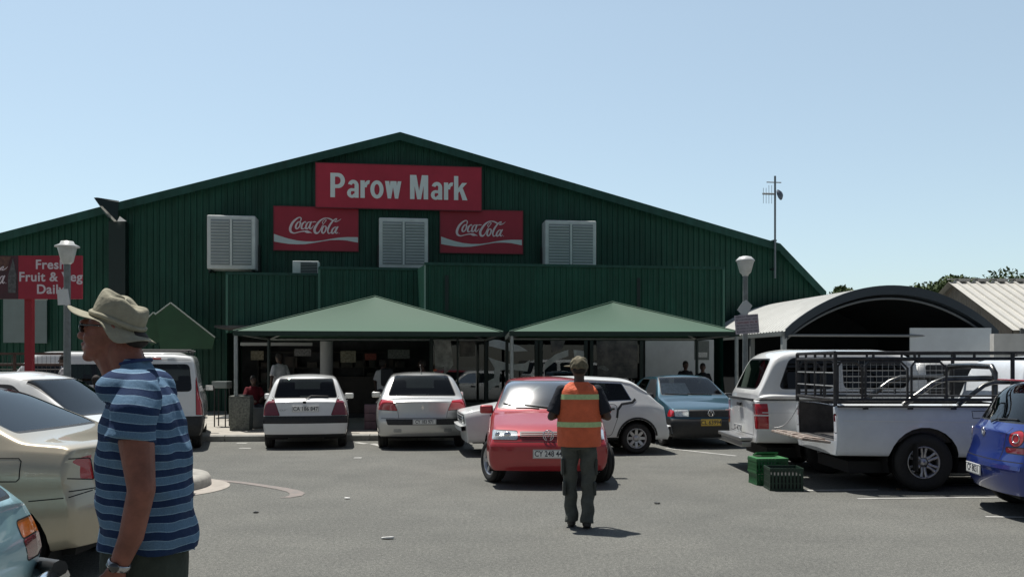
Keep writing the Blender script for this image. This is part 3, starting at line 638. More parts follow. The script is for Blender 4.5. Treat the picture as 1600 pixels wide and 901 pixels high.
bt = MB()     # glass of drink, simple shapes on the picture
bt.poly([(-.62, a.z + .55), (-.22, a.z + .55), (-.14, a.z + H_ - .02), (-.72, a.z + H_ - .02)], (-.036, -.031), 'Y'); bt.build('picture_glass', mat('picture_glass', (.20, .09, .06), .4, noise=(16, .7, (.05, .02, .02))), pic)
bt = MB(); bt.poly([(-.20, a.z + .12), (-.05, a.z + .12), (-.03, a.z + .45), (-.10, a.z + .8), (-.20, a.z + .45)], (-.037, -.033), 'Y'); bt.build('picture_bottle', mat('picture_bottle', (.10, .10, .10), .3, noise=(20, .6)), pic)
so_ = [o for o in bpy.data.objects if o.parent == b1[0] and o.name.startswith('script_lettering')][0]; c = so_.copy(); c.data = so_.data.copy(); col.objects.link(c); c.parent = pic
k = 1.15 / b1[1]
for v in c.data.vertices: v.co.x = v.co.x * k * 1.35 - .66; v.co.z = v.co.z * k * 1.6 + a.z + H_ * .47; v.co.y = v.co.y * .3 - .034
rp = mat('red_post_paint', (.30, .012, .022), .5)
px = at(42, 500, Y).x - a.x; MB().bx(px - .07, px + .07, .04, .16, 0, a.z + .15).build('post', rp, t)
# pale boards low on the hall behind it
for u0, u1, v0, v1, lab in ((5, 38, 467, 535, 'grey board on the hall wall left of the red post'), (44, 73, 469, 536, 'grey board on the hall wall right of the red post')):
    a = loc(u0, v1, -.2); b = loc(u1, v0, -.2); t = thing('wall_board', lab, 'board', hallpt(a[0], -.2, a[1]), A)
    MB().bx(0, b[0] - a[0], 0, .04, 0, b[1] - a[1]).build('panel', mat('grey_board', (.17, .22, .22), .6, noise=(2, .1)), t); MB().bx(-.02, b[0] - a[0] + .02, -.01, .05, b[1] - a[1], b[1] - a[1] + .05).build('rim', edgem, t)
# wire fence
t = thing('wire_fence', 'brown post and wire fence in front of the benches at far left', 'fence', (-13.5, 18.55, .13))
wd = mat('fence_wood', (.10, .065, .05), .8, noise=(9, .3)); wr_ = mat('fence_wire', (.16, .14, .13), .6, .3); ps = MB()
for x in (0, 1.6, 3.2, 4.3): MB().tube([(x, 0, 0), (x, 0, 1.70)], .035, n=8).build('post', wd, t)
for z in (1.68, 1.45, 1.22): ps.bx(0, 4.3, -.015, .015, z, z + .05)
ps.build('rail', wd, t)
w2 = MB()
for x in np.arange(.08, 4.3, .09): w2.tube([(x, 0, .3), (x, 0, 1.66)], .004, n=4, caps=False)
for z in np.arange(.3, 1.6, .12): w2.tube([(0, 0, z), (4.3, 0, z)], .004, n=4, caps=False)
w2.build('wire_mesh', wr_, t)
# concrete bin
p = gp(374, 672, .13); t = thing('litter_bin', 'square stone-chip concrete litter bin at the left canopy post', 'litter bin', (p.x, p.y + .15, .13), R(5))
agg = mat('stone_chip', (.26, .27, .24), .9, noise=(26, .7, (.07, .08, .07)), bump=(90, .8, .01))
b = MB(); b.poly([(-.21, 0), (.21, 0), (.235, .72), (-.235, .72)], (-.22, .22), 'Y'); b.build('body', agg, t); MB().box((0, 0, .75), (.45, .43, .06), bev=.02).build('lid', agg, t); MB().lathe([(.12, .785), (.15, .80), (.15, .782)], n=20).build('mouth', M['dark'], t)
# side table
p = gp(336, 668, .13); t = thing('side_table', 'small high table standing left of the canopy post', 'table', (p.x, p.y + .5, .13))
MB().box((0, 0, 1.0), (.36, .4, .16), bev=.01).build('table_top', mat('table_grey', (.16, .19, .18), .6), t)
for sx in (-1, 1):
    for sy in (-1, 1): MB().tube([(sx * .13, sy * .15, 0), (sx * .13, sy * .15, .95)], .015, n=6).build('leg', M['black'], t)
# bench with table
t = thing('picnic_bench', 'dark green picnic table with a bench behind the striped man', 'bench', (-9.35, 19.6, .13), R(6)); gp_ = mat('bench_green', (.03, .06, .045), .7, noise=(4, .3))
MB().bx(-.85, .85, -.35, .35, .72, .77).build('table_top', gp_, t)
for y in (-.75, .75): MB().bx(-.85, .85, y - .13, y + .13, .42, .46).build('seat', gp_, t)
for x in (-.65, .65): MB().tube([(x, -.8, .0), (x, -.15, .72)], .035, n=6).tube([(x, .8, .0), (x, .15, .72)], .035, n=6).bx(x - .03, x + .03, -.8, .8, .36, .42).build('leg_frame', gp_, t)

# crates
def crate(x, y, z, rz, w, l, h, m, lab):
    t = thing('plastic_crate', lab, 'crate', (x, y, z), rz, 'fruit crates on the tarmac')
    b = MB(); th = .012
    for s in (-1, 1):
        for (z0, z1) in ((0, .03), (h - .035, h)): b.bx(-w / 2, w / 2, s * l / 2 - th, s * l / 2 + .0, z0, z1); b.bx(s * w / 2 - th, s * w / 2, -l / 2, l / 2, z0, z1)
        for k in range(9):
            x_ = -w / 2 + w * (k + .5) / 9; b.bx(x_ - .013, x_ + .013, s * l / 2 - th * .8, s * l / 2 - .001, .03, h - .035)
            y_ = -l / 2 + l * (k + .5) / 9; b.bx(s * w / 2 - th * .8, s * w / 2 - .001, y_ - .013, y_ + .013, .03, h - .035)
        for k in (1, 2): zz = h * k / 3; b.bx(-w / 2, w / 2, s * l / 2 - th * .7, s * l / 2 - .002, zz - .008, zz + .008); b.bx(s * w / 2 - th * .7, s * w / 2 - .002, -l / 2, l / 2, zz - .008, zz + .008)
    b.bx(-w / 2 + th, w / 2 - th, -l / 2 + th, l / 2 - th, .004, .016); b.build('crate_shell', m, t)
    return t
cg1 = mat('crate_green', (.010, .10, .028), .45, noise=(9, .2)); cg2 = mat('crate_dark_green', (.006, .03, .016), .5, noise=(9, .3))
cg3 = mat('crate_lid_green', (.035, .17, .055), .5, noise=(6, .2))
p = gp(1206, 758); crate(p.x, p.y + .18, .0, R(4), .40, .34, .15, mat('crate_mid_green', (.008, .10, .03), .5, noise=(9, .3)), 'bottom green crate of the stack beside the pickup step')
t = crate(p.x - .0, p.y + .18, .155, R(4), .42, .36, .19, cg1, 'bright green crate stacked on top of another behind the dark one'); MB().bx(-.215, .215, -.185, .185, .192, .204).build('lid', cg3, t)
b = MB(); T = Matrix.Translation((.0, .10, .24)) @ Matrix.Rotation(R(-16), 4, 'X'); b.box((0, 0, 0), (.30, .16, .02), M=T); b.build('flap', cg3, t)
p = gp(1232, 767); t = crate(p.x, p.y + .2, 0, R(-3), .41, .36, .29, cg2, 'very dark green ventilated crate standing nearest on the tarmac')
b = MB().bx(-.195, .195, -.17, .17, .02, .2).build('contents', M['dark'], t)

# ================================================================ arched shed
sx0, sY = 7.30, 24.0; span = 6.15; ez, rise = 2.50, 1.22; ax_ = Vector((-.12, .993, 0)); Ls = 6.4
t = thing('arched_shed', 'open arched shed with a pale ribbed roof and dark inside', 'shed', (sx0, sY, 0), math.atan2(.12, .993))
pale = mat('pale_roof_sheet', (.50, .51, .49), .55, .1, noise=(1.2, .1)); dimr = mat('shed_edge', (.035, .05, .065), .55)
def arcz(f): return ez + rise * (1 - (2 * f - 1) ** 2) ** .92
N = 30; F = [i / N for i in range(N + 1)]
b = MB(); ny = int(Ls / .21); vs = []; rows_ = []
for j in range(ny):
    for o_, hz in ((0, 0), (.11, 0), (.135, .03), (.185, .03)): rows_.append((j * .21 + o_, hz))
for (y, hz) in rows_:
    for f in F: vs.append((f * span, y, arcz(f) + hz))
b.add(vs, [(r_ * (N + 1) + i, r_ * (N + 1) + i + 1, (r_ + 1) * (N + 1) + i + 1, (r_ + 1) * (N + 1) + i) for r_ in range(len(rows_) - 1) for i in range(N)], False); b.build('roof', pale, t, fixn=False)
b = MB()
vs = []
for f in F: z = arcz(f); vs += [(f * span, -.05, z + .045), (f * span, -.05, z - .20), (f * span, .0, z + .045), (f * span, .25, z - .20)]
b.add(vs, [q for i in range(N) for q in ((4 * i, 4 * i + 1, 4 * i + 5, 4 * i + 4), (4 * i, 4 * i + 4, 4 * i + 6, 4 * i + 2), (4 * i + 1, 4 * i + 3, 4 * i + 7, 4 * i + 5))]); b.build('arch_fascia', dimr, t, fixn=False)
b = MB(); b.tube([(f * span, .12, arcz(f) - .30) for f in F], .035, n=8); b.build('arch_rib', mat('rib_grey', (.14, .16, .18), .6), t)
b = MB(); b.tube([(0, .05, ez - .10), (span, .05, ez - .10)], .035, n=8); b.build('tie_beam', mat('tie_grey', (.22, .24, .25), .6), t)
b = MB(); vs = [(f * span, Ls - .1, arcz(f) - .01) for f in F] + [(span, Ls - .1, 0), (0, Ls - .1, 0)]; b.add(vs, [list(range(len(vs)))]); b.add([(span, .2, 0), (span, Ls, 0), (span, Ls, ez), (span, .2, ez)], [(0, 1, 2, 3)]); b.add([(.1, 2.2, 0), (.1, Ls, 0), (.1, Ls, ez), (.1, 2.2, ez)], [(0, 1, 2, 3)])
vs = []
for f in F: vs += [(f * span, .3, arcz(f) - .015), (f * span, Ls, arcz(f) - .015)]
b.add(vs, [(2 * i, 2 * i + 1, 2 * i + 3, 2 * i + 2) for i in range(N)]); b.build('shade_lining', mat('shed_shade', (.018, .024, .028), .9), t, fixn=False)  # dark lining added to keep the open shed's inside in shade
for x in (.0, span - .02): MB().bx(x - .06, x + .06, .0, .12, 0, ez).build('post', mat('post_pale', (.42, .46, .47), .6), t)
MB().bx(-.06, .06, 2.2, 2.3, 0, ez).build('post', mat('post_grey', (.2, .22, .22), .6), t)
MB().bx(-.10, .04, -.02, Ls, ez - .12, ez + .0).build('gutter', mat('gutter_grey', (.20, .22, .22), .5), t)
Y = 24.5; a = at(1422, 572, Y); b_ = at(1549, 512, Y)
t2 = thing('white_screen', 'large pale board standing under the shed arch', 'board', (a.x, Y, 0)); MB().bx(0, b_.x - a.x, 0, .05, a.z - .4, b_.z).build('panel', mat('screen_white', (.62, .68, .72), .6, noise=(1.5, .08)), t2)
for x in (.02, b_.x - a.x - .08): MB().bx(x, x + .06, .05, .11, 0, b_.z - .05).build('post', M['dark'], t2)
Y = 23.6; a = at(1553, 572, Y); t3 = thing('garden_wall', 'pale plastered wall at the right edge beyond the shed', 'wall', (a.x, Y, 0)); MB().bx(0, 6, 0, .2, 0, at(1553, 521, Y).z).build('plaster', mat('wall_plaster', (.66, .66, .63), .85, noise=(2, .12)), t3)
for k, (u, m) in enumerate([(1455, 'redd'), (1471, 'ink'), (1487, 'redd'), (1436, 'ink'), (1503, 'ink'), (1520, 'redd'), (1532, 'ink')]):
    pass
# far building with a pale pitched roof
wdm = mat('weathered_boards', (.24, .195, .15), .85, noise=(1.5, .25)); lr = mat('light_roof_sheet', (.52, .51, .47), .5, .1, noise=(1.0, .1))
t = thing('pitched_building', 'pale roofed building with a brown boarded gable at far right', 'building', (16.8, 34, 0)); zr_, zl_ = 4.75, 2.85
b = MB(); y = -4.0; prof = []
sheet_rows = []
for j in range(int(16 / .36)):
    for o_, hz in ((0, 0), (.24, 0), (.25, .075), (.32, .075)): sheet_rows.append((-.25 + j * .36 + o_, hz))
for sg, y1 in ((-1, -4.4), (1, 4.4)):
    vs = []
    for (x, hz) in sheet_rows: vs += [(x, 0, zr_ + hz), (x, y1, zl_ - .1 + hz)]
    b.add(vs, [(2 * i, 2 * i + 1, 2 * i + 3, 2 * i + 2) for i in range(len(sheet_rows) - 1)])
b.build('roof', lr, t, fixn=False)
b = MB()
for j in range(40):
    y0 = -3.9 + j * .195; y1 = y0 + .185; f = lambda y: zr_ - .08 - abs(y) * (zr_ - zl_ + .1) / 4.4
    b.add([(0, y0, 1.4), (0, y1, 1.4), (0, y1, f(y1)), (0, y0, f(y0))], [(0, 1, 2, 3)])
b.build('gable_boards', wdm, t, fixn=False); MB().bx(0.05, 15, -3.9, 3.9, 0, zl_ - .1).build('wall', mat('far_wall', (.40, .38, .34), .85), t)
b = MB()
for x in np.arange(.1, 15, .72): b.bx(x, x + .40, -.16, .16, zr_ + .00, zr_ + .085)
b.bx(-.25, 15.6, -.11, .11, zr_ + .088, zr_ + .12); b.build('ridge_cap', mat('ridge_cap', (.45, .44, .41), .5), t)
MB().bx(-.02, 15, -4.45, -4.35, zl_ - .32, zl_ - .05).build('gutter', mat('gutter_dark', (.12, .12, .12), .5), t)

# trees beyond
leafm = mat('tree_leaf', (.11, .15, .06), .7, spec=.2, noise=(.9, .5, (.045, .075, .03)))
barkm = mat('tree_bark', (.10, .075, .055), .9, noise=(6, .4))
def tree(x, y, H, rx, rzz, n, seed, lab):
    rnd = random.Random(seed); t = thing('leafy_tree', lab, 'tree', (x, y, 0), 0, 'trees beyond the sheds')
    tr = MB(); tr.tube([(0, 0, 0), (.1, 0, H * .3), (-.1, .1, H * .62)], [.35, .26, .14], n=10)
    cl = []
    for k in range(15):
        q = rnd.uniform(0, 6.28); f = rnd.uniform(.1, 1) ** .5; c = Vector((rx * .8 * f * math.cos(q), rx * .8 * f * math.sin(q), H - rzz * 1.05 + rzz * rnd.uniform(-.55, .72) * (1.1 - f * .55))); cl.append((c, rnd.uniform(.28, .46) * rzz))
        tr.tube([(0, 0, H * .45), c * .55 + Vector((0, 0, H * .22)), c], [.09, .05, .015], n=6)
    tr.build('trunk', barkm, t); b = MB()
    for i in range(n):
        c, r_ = cl[rnd.randrange(len(cl))]; d_ = Vector((rnd.gauss(0, 1), rnd.gauss(0, 1), rnd.gauss(0, 1))).normalized() * r_ * rnd.uniform(.5, 1.12) ; p = c + Vector((d_.x * 1.35, d_.y * 1.35, d_.z))
        T = Matrix.Translation(p) @ Euler((rnd.uniform(-1.2, 1.2), rnd.uniform(-1.2, 1.2), rnd.uniform(0, 6.28))).to_matrix().to_4x4(); s = rnd.uniform(.10, .21)
        b.add([(-s, 0, 0), (0, -s * .5, .02), (s, 0, 0), (0, s * .5, .03)], [(0, 1, 2, 3)], False, T)
    b.build('crown', leafm, t, fixn=False)
tree(25.2, 52, 7.2, 2.3, 2.0, 9000, 1, 'dark leafy tree rising between the arch and the boarded gable')
tree(35.0, 60, 8.9, 3.2, 2.6, 9000, 2, 'spreading tree crown above the pale roof at the right edge')
tree(29.4, 56, 7.0, 1.6, 1.6, 4000, 4, 'lower tree clump half hidden by the boarded gable'); tree(22.9, 62, 7.2, .7, 1.0, 2500, 3, 'tiny tree top showing over the left shoulder of the arch')
# ================================================================ vehicles
def rpoly(pts, r=.05, k=4):
    "convex polygon with rounded corners"
    out = []; n = len(pts)
    for i in range(n):
        p = Vector(pts[i]); a = Vector(pts[i - 1]); b = Vector(pts[(i + 1) % n])
        ra = min(r, (a - p).length * .45); rb = min(r, (b - p).length * .45)
        p0 = p + (a - p).normalized() * ra; p1 = p + (b - p).normalized() * rb
        for j in range(k + 1):
            t = j / k; out.append(tuple(p0 * (1 - t) ** 2 + p * 2 * t * (1 - t) + p1 * t * t))
    return out
def shrink(pts, d):
    c = sum((Vector(p) for p in pts), Vector((0, 0))) / len(pts); out = []
    n = len(pts); A = sum(pts[i - 1][0] * pts[i][1] - pts[i][0] * pts[i - 1][1] for i in range(n)); s = 1 if A > 0 else -1
    for i in range(n):
        a = Vector(pts[i - 1]); p = Vector(pts[i]); b = Vector(pts[(i + 1) % n])
        e0 = (p - a).normalized(); e1 = (b - p).normalized()
        n0 = Vector((-e0.y, e0.x)) * s; n1 = Vector((-e1.y, e1.x)) * s
        h = (n0 + n1); h.normalize() if h.length > 1e-6 else None
        out.append(tuple(p + h * d / max(.35, h.dot(n0))))
    return out
FR = [1, .86, .6, .3, 0]
def shell(S):
    L = S['L']; I = lambda key, x: float(np.interp(x, [p[0] for p in S[key]], [p[1] for p in S[key]]))
    N = int(L / S.get('step', .085)); xs = [L * i / N for i in range(N + 1)]
    side = S.get('side', [(0, .05), (.1, .02), (.28, .0), (.48, -.005), (.66, 0), (.8, .01), (.92, .03), (1, .055)])
    tum = S.get('tumble', .42); rings = []
    def nose(p, x):
        for key, d, sg in (('rear', x, 1), ('front', L - x, -1)):
            w = max(0, 1 - d / .75) ** 1.6
            if w:
                pr = S[key]; off = float(np.interp(p[2], [q[0] for q in pr], [q[1] for q in pr]))
                off += S.get(key + '_curve', .13) * min(1.0, abs(p[1]) / S['W2']) ** 3
                p[0] += sg * off * w
        if 'sag' in S:
            xm, amt = S['sag']; w = max(0, 1 - abs(x - xm) / 1.0); w = w * w * (3 - 2 * w); g = min(1, max(0, (p[2] - .8) / .15))
            p[0] += amt * (1 - min(1, abs(p[1]) / S['W2']) ** 2) * w * g
        return p
    nside = len(side)
    for x in xs:
        zt = I('top', x); ws = I('half', x); zb = I('bot', x) if 'bot' in S else .2
        zs = min(I('belt', x), zt - .04); crown = S.get('crown', .045) * min(1, .35 + (zt - zs) * 1.5)
        ze = zt - crown; wt = ws - .055 - S.get('edge', .02) - tum * max(0, ze - zs)
        sd = [(ws - i_, zb + f * (zs - zb)) for f, i_ in side]
        S0 = sd[-1]; up = [(S0[0] + (wt - S0[0]) * t, S0[1] + (ze - S0[1]) * t) for t in (.12, .35, .6, .84)]
        rows = sd + up
        T = (wt - .012, ze + .35 * crown * .3)
        bot = [((ws - side[0][1] - .02) * f, zb - .01) for f in FR]
        top = [(T[0] * f, ze + crown * (1 - f ** 2.2)) for f in FR]
        rings.append((x, bot, rows, top))
    nr = len(rings[0][2]); half = [('b', i) for i in range(4, -1, -1)] + [('r', i) for i in range(nr)] + [('t', i) for i in range(5)]
    verts = []; faces = []; idx = {}
    def vert(key, p):
        if key not in idx: idx[key] = len(verts); verts.append(p)
        return idx[key]
    def P(i, k, s):
        x, bot, rows, top = rings[i]; kind, j = k
        y, z = {'b': bot, 'r': rows, 't': top}[kind][j]
        if kind in 'bt' and j == 4: s = 0; y = 0
        return vert((i, k, s), nose([x, y * (s if s else 1), z], x))
    loop = [(k, 1) for k in half] + [(k, -1) for k in half[::-1][1:-1]]
    loop = [(k, 0) if (k[0] in 'bt' and k[1] == 4) else (k, s) for k, s in loop]
    for i in range(N):
        for a in range(len(loop)):
            k1, s1 = loop[a]; k2, s2 = loop[(a + 1) % len(loop)]
            faces.append((P(i, k1, s1), P(i + 1, k1, s1), P(i + 1, k2, s2), P(i, k2, s2)))
    for i in (0, N):
        x, bot, rows, top = rings[i]
        def C(r, c):      # r -1..nr ; c 0..8
            s = 1 if c < 4 else (-1 if c > 4 else 0); j = c if c <= 4 else 8 - c
            if r == -1: return P(i, ('b', j), s if j < 4 else 0)
            if r == nr: return P(i, ('t', j), s if j < 4 else 0)
            if j == 0: return P(i, ('r', r), s)
            y, z = rows[r]
            return vert((i, 'cap', r, c), nose([x, y * FR[j] * (s if s else 1), z], x))
        for r in range(-1, nr):
            for c in range(8):
                q = (C(r, c), C(r, c + 1), C(r + 1, c + 1), C(r + 1, c)); faces.append(q if i == 0 else q[::-1])
    me = bpy.data.meshes.new('tmp'); me.from_pydata(verts, [], faces)
    o = bpy.data.objects.new('tmp', me); col.objects.link(o); md = o.modifiers.new('s', 'SUBSURF'); md.levels = S.get('sub', 1); md.render_levels = md.levels
    md.boundary_smooth = 'PRESERVE_CORNERS'
    dg = bpy.context.evaluated_depsgraph_get(); dg.update()
    ev = o.evaluated_get(dg).to_mesh(); bm = bmesh.new(); bm.from_mesh(ev); bpy.data.objects.remove(o)
    bmesh.ops.recalc_face_normals(bm, faces=bm.faces[:])
    for v in bm.verts: v.co.x -= L / 2
    bm.faces.layers.int.new('part')
    return bm
def cut(bm, pts, ax, filt, tagv):
    "cuts a convex outline (2-D) into the skin and tags the faces inside"
    ly = bm.faces.layers.int['part']; i, j = {'xz': (0, 2), 'yz': (1, 2), 'xy': (0, 1)}[ax]
    xs = [p[0] for p in pts]; ys = [p[1] for p in pts]; x0, x1, y0, y1 = min(xs), max(xs), min(ys), max(ys)
    cand = []
    for f in bm.faces:
        c = f.calc_center_median()
        if not filt(c, f.normal): continue
        vx = [v.co[i] for v in f.verts]; vy = [v.co[j] for v in f.verts]
        if max(vx) < x0 or min(vx) > x1 or max(vy) < y0 or min(vy) > y1: continue
        cand.append(f)
    n = len(pts); A = sum(pts[k - 1][0] * pts[k][1] - pts[k][0] * pts[k - 1][1] for k in range(n)); sg = 1 if A > 0 else -1
    for k in range(n):
        if not cand: break
        a = Vector(pts[k - 1]); b = Vector(pts[k]); e = b - a
        if e.length < 1e-5: continue
        nrm = Vector((e.y, -e.x)).normalized() * sg
        no = [0, 0, 0]; no[i], no[j] = nrm; co = [0, 0, 0]; co[i], co[j] = a
        geom = list({*cand, *[q for f in cand for q in f.edges], *[q for f in cand for q in f.verts]})
        r = bmesh.ops.bisect_plane(bm, geom=geom, dist=1e-5, plane_co=co, plane_no=no)
        fs = {g for g in r['geom'] if isinstance(g, bmesh.types.BMFace)} | {f for f in cand if f.is_valid}
        no = Vector(no); co = Vector(co)
        cand = [f for f in fs if (f.calc_center_median() - co).dot(no) < 1e-5]
    for f in cand: f[ly] = tagv
    return cand
def zcut(bm, z, filt):
    fs = [f for f in bm.faces if filt(f.calc_center_median(), f.normal)]
    geom = list({*fs, *[q for f in fs for q in f.edges], *[q for f in fs for q in f.verts]})
    bmesh.ops.bisect_plane(bm, geom=geom, dist=1e-5, plane_co=(0, 0, z), plane_no=(0, 0, 1))
def extract(bm, tags, name, m, parent):
    ly = bm.faces.layers.int['part']; mp = {}; vs = []; fs = []
    for f in bm.faces:
        if f[ly] in tags:
            q = []
            for v in f.verts:
                if v.index not in mp: mp[v.index] = len(vs); vs.append(v.co.copy())
                q.append(mp[v.index])
            fs.append(q)
    if not fs: return None
    me = bpy.data.meshes.new(name); me.from_pydata(vs, [], fs); me.polygons.foreach_set('use_smooth', [True] * len(fs)); me.materials.append(m); me.update()
    o = bpy.data.objects.new(name, me); col.objects.link(o); o.parent = parent
    return o
def proj_strip(bvh, pts, ax, side, width, proud, mb, closed=False, step=.03):
    "ribbon laid on the skin along a 2-D path; ax 'xz' seen from y=side, 'yz' seen from x=side"
    P = [Vector(p) for p in pts]
    if closed: P.append(P[0])
    S = []
    for a, b in zip(P[:-1], P[1:]):
        n = max(1, int((b - a).length / step))
        for k in range(n): S.append(a.lerp(b, k / n))
    S.append(P[-1]); ring = []
    for k, p in enumerate(S):
        t = (S[min(k + 1, len(S) - 1)] - S[max(k - 1, 0)])
        if t.length < 1e-9: continue
        t.normalize(); q = Vector((-t.y, t.x)) * width / 2; row = []
        for w in (q, -q):
            pp = p + w
            o = Vector((pp.x, side * 4, pp.y)) if ax == 'xz' else Vector((side * 6, pp.x, pp.y))
            d = Vector((0, -side, 0)) if ax == 'xz' else Vector((-side, 0, 0))
            h = bvh.ray_cast(o, d)
            if h[0] is None: row = None; break
            if ax == 'yz' and abs(h[1].dot(d)) < .35: row = None; break
            row.append(h[0] + h[1] * proud * (1 if h[1].dot(d) < 0 else -1))
            if proud > .004: row.append(h[0] - h[1] * .004 * (1 if h[1].dot(d) < 0 else -1))
        ring.append(row)
    for a, b in zip(ring[:-1], ring[1:]):
        if a and b and (a[0] - b[0]).length < .25:
            if len(a) == 2: mb.add([a[0], a[1], b[1], b[0]], [(0, 1, 2, 3)], True)
            else: mb.add([a[0], a[1], a[2], a[3], b[0], b[1], b[2], b[3]], [(0, 2, 6, 4), (0, 4, 5, 1), (2, 3, 7, 6)], False)
def wheel(name, parent, x, y, r, w, rim_r, n=7, style='spoke', side=1, steer=0, rimm=None, cap=.03):
    "part wheel > tyre, rim"
    e = MB().lathe([(.02, -w * .3), (rim_r * .8, -w * .3), (rim_r * .8, w * .1), (.02, w * .1)], n=20, axis='Y').build('wheel', M['dark'], parent)
    e.location = (x, y, r); e.rotation_euler = (0, 0, steer + (0 if side > 0 else math.pi))
    t = r - rim_r
    pr = [(rim_r - .01, -w / 2 + .03), (rim_r + t * .25, -w / 2 + .004), (rim_r + t * .6, -w / 2), (r - .02, -w / 2 + .012), (r - .004, -w / 2 + .035),
          (r, -w * .2), (r - .006, -w * .19), (r - .006, -w * .16), (r, -w * .15), (r, w * .15), (r - .006, w * .16), (r - .006, w * .19), (r, w * .2),
          (r - .004, w / 2 - .035), (r - .02, w / 2 - .012), (rim_r + t * .6, w / 2), (rim_r + t * .25, w / 2 - .004), (rim_r - .01, w / 2 - .03)]
    MB().lathe(pr, n=44, axis='Y').build('tyre', M['rubber'], e)
    b = MB(); o = w / 2 - .02
    b.lathe([(rim_r - .015, -w * .3), (rim_r - .03, w * .1), (rim_r - .012, o - .005), (rim_r + .004, o + .004), (rim_r + .004, o - .01)], n=44, axis='Y')
    if style == 'spoke':
        for k in range(n):
            q = 2 * math.pi * k / n; ra = rim_r - .018; wi, wo_ = .045, .03
            c, s_ = math.cos(q), math.sin(q)
            def pt(rr, ww, yy): return (c * rr - s_ * ww, yy, s_ * rr + c * ww)
            vs = [pt(.04, -wi / 1.6, o - .03), pt(.04, wi / 1.6, o - .03), pt(ra, wo_ / 1.3, o - .012), pt(ra, -wo_ / 1.3, o - .012),
                  pt(.04, -wi / 1.6, o - .06), pt(.04, wi / 1.6, o - .06), pt(ra, wo_ / 1.2, o - .05), pt(ra, -wo_ / 1.2, o - .05)]
            b.add(vs, [(0, 1, 2, 3), (4, 7, 6, 5), (0, 4, 5, 1), (1, 5, 6, 2), (2, 6, 7, 3), (3, 7, 4, 0)])
        b.lathe([(.0, o - .012), (.045, o - .014), (.062, o - .03), (.062, o - .06)], n=20, axis='Y')
    elif style == 'petal':      # six wide spokes with a hollow in each
        for k in range(n):
            q = 2 * math.pi * (k + .5) / n; ra = rim_r - .015
            for dq in (-.17, .17):
                c, s_ = math.cos(q + dq), math.sin(q + dq); c0, s0 = math.cos(q + dq * 1.6), math.sin(q + dq * 1.6)
                b.tube([(c0 * .07, o - .035, s0 * .07), (c * rim_r * .55, o - .02, s_ * rim_r * .55), (c * ra, o - .012, s_ * ra)], [.026, .018, .022], n=8)
        b.lathe([(.0, o - .0), (.04, o - .0), (.05, o - .02), (.085, o - .03), (.085, o - .06)], n=24, axis='Y')
    else:                       # steel wheel cover
        b.lathe([(0, o - .0), (.06, o - .004), (rim_r * .55, o - .012), (rim_r * .78, o - .006)], n=40, axis='Y')
        for k in range(n):
            q = 2 * math.pi * k / n; c, s_ = math.cos(q), math.sin(q)
            b.box((c * rim_r * .86, o - .008, s_ * rim_r * .86), (rim_r * .24, .008, .05), M=None)
    b.build('rim', rimm or M['alloy'], e)
    return e
def emblem_vw(parent, loc, r, face, name='emblem'):
    b = MB()
    def to(p): return Vector(loc) + (Vector((0, p[0], p[1])) if face in ('F', 'B') else Vector((p[0], 0, p[1])))
    ring = [to((r * math.cos(2 * math.pi * k / 24), r * math.sin(2 * math.pi * k / 24))) for k in range(25)]
    b.tube(ring, r * .1, n=6, caps=False)
    b.tube([to((-.33 * r, .88 * r)), to((0, .12 * r)), to((.33 * r, .88 * r))], r * .09, n=6)
    b.tube([to((-.8 * r, .42 * r)), to((-.38 * r, -.8 * r)), to((0, -.05 * r)), to((.38 * r, -.8 * r)), to((.8 * r, .42 * r))], r * .09, n=6)
    return b.build(name, M['chrome'], parent)
def plate(parent, loc, txt, rz, m=None, w=.44, h=.12, tilt=0):
    p = MB().box((0, 0, 0), (w, .008, h), bev=.003).build('number_plate', m or M['plate'], parent)
    p.location = loc; p.rotation_euler = (tilt, 0, rz)
    text_obj('plate_lettering', txt, h * .88, M['ink'], p, bold=.0015, depth=.0006, sx=.92 * (w / .44) * (9.0 / max(8, len(txt))) * .98, loc=(0, -.0052, 0), rot=(R(90), 0, 0))
    fr = MB()
    for s in (-1, 1): fr.bx(-w / 2 + .006, w / 2 - .006, -.0062, -.004, s * (h / 2 - .008) - .0018, s * (h / 2 - .008) + .0018); fr.bx(s * (w / 2 - .009) - .0018, s * (w / 2 - .009) + .0018, -.0062, -.004, -h / 2 + .01, h / 2 - .01)
    fr.build('plate_border', M['ink'], p)
    return p
def mirror(parent, x, y, z, m, s, big=1.0):
    b = MB(); b.box((x, y + s * .11 * big, z), (.12, .19 * big, .12 * big), bev=.035); b.tube([(x + .02, y - s * .03, z - .05), (x + .01, y + s * .07, z - .02)], .022, n=8)
    o = b.build('wing_mirror', m, parent)
    MB().box((x - .062, y + s * .11 * big, z), (.004, .15 * big, .09 * big)).build('mirror_glass', M['chrome'], o)
    return o
def seats(parent, x0, z, w, rows=(0, .85)):
    for i, dx in enumerate(rows):
        for s in ((-1, 1) if i < 3 else ()):
            b = MB(); b.box((x0 - dx, s * w * .5, z + .12), (.5, .46, .16), bev=.05)
            T = Matrix.Translation((x0 - dx - .24, s * w * .5, z + .42)) @ Matrix.Rotation(R(-14), 4, 'Y'); b.box((0, 0, 0), (.13, .46, .58), M=T, bev=.05)
            T = Matrix.Translation((x0 - dx - .33, s * w * .5, z + .79)) @ Matrix.Rotation(R(-12), 4, 'Y'); b.box((0, 0, 0), (.09, .26, .17), M=T, bev=.04)
            b.build('seat', M['cloth'], parent)
def wiper(parent, pts):
    b = MB(); b.tube(pts, .009, n=6); return b.build('wiper', M['black'], parent)

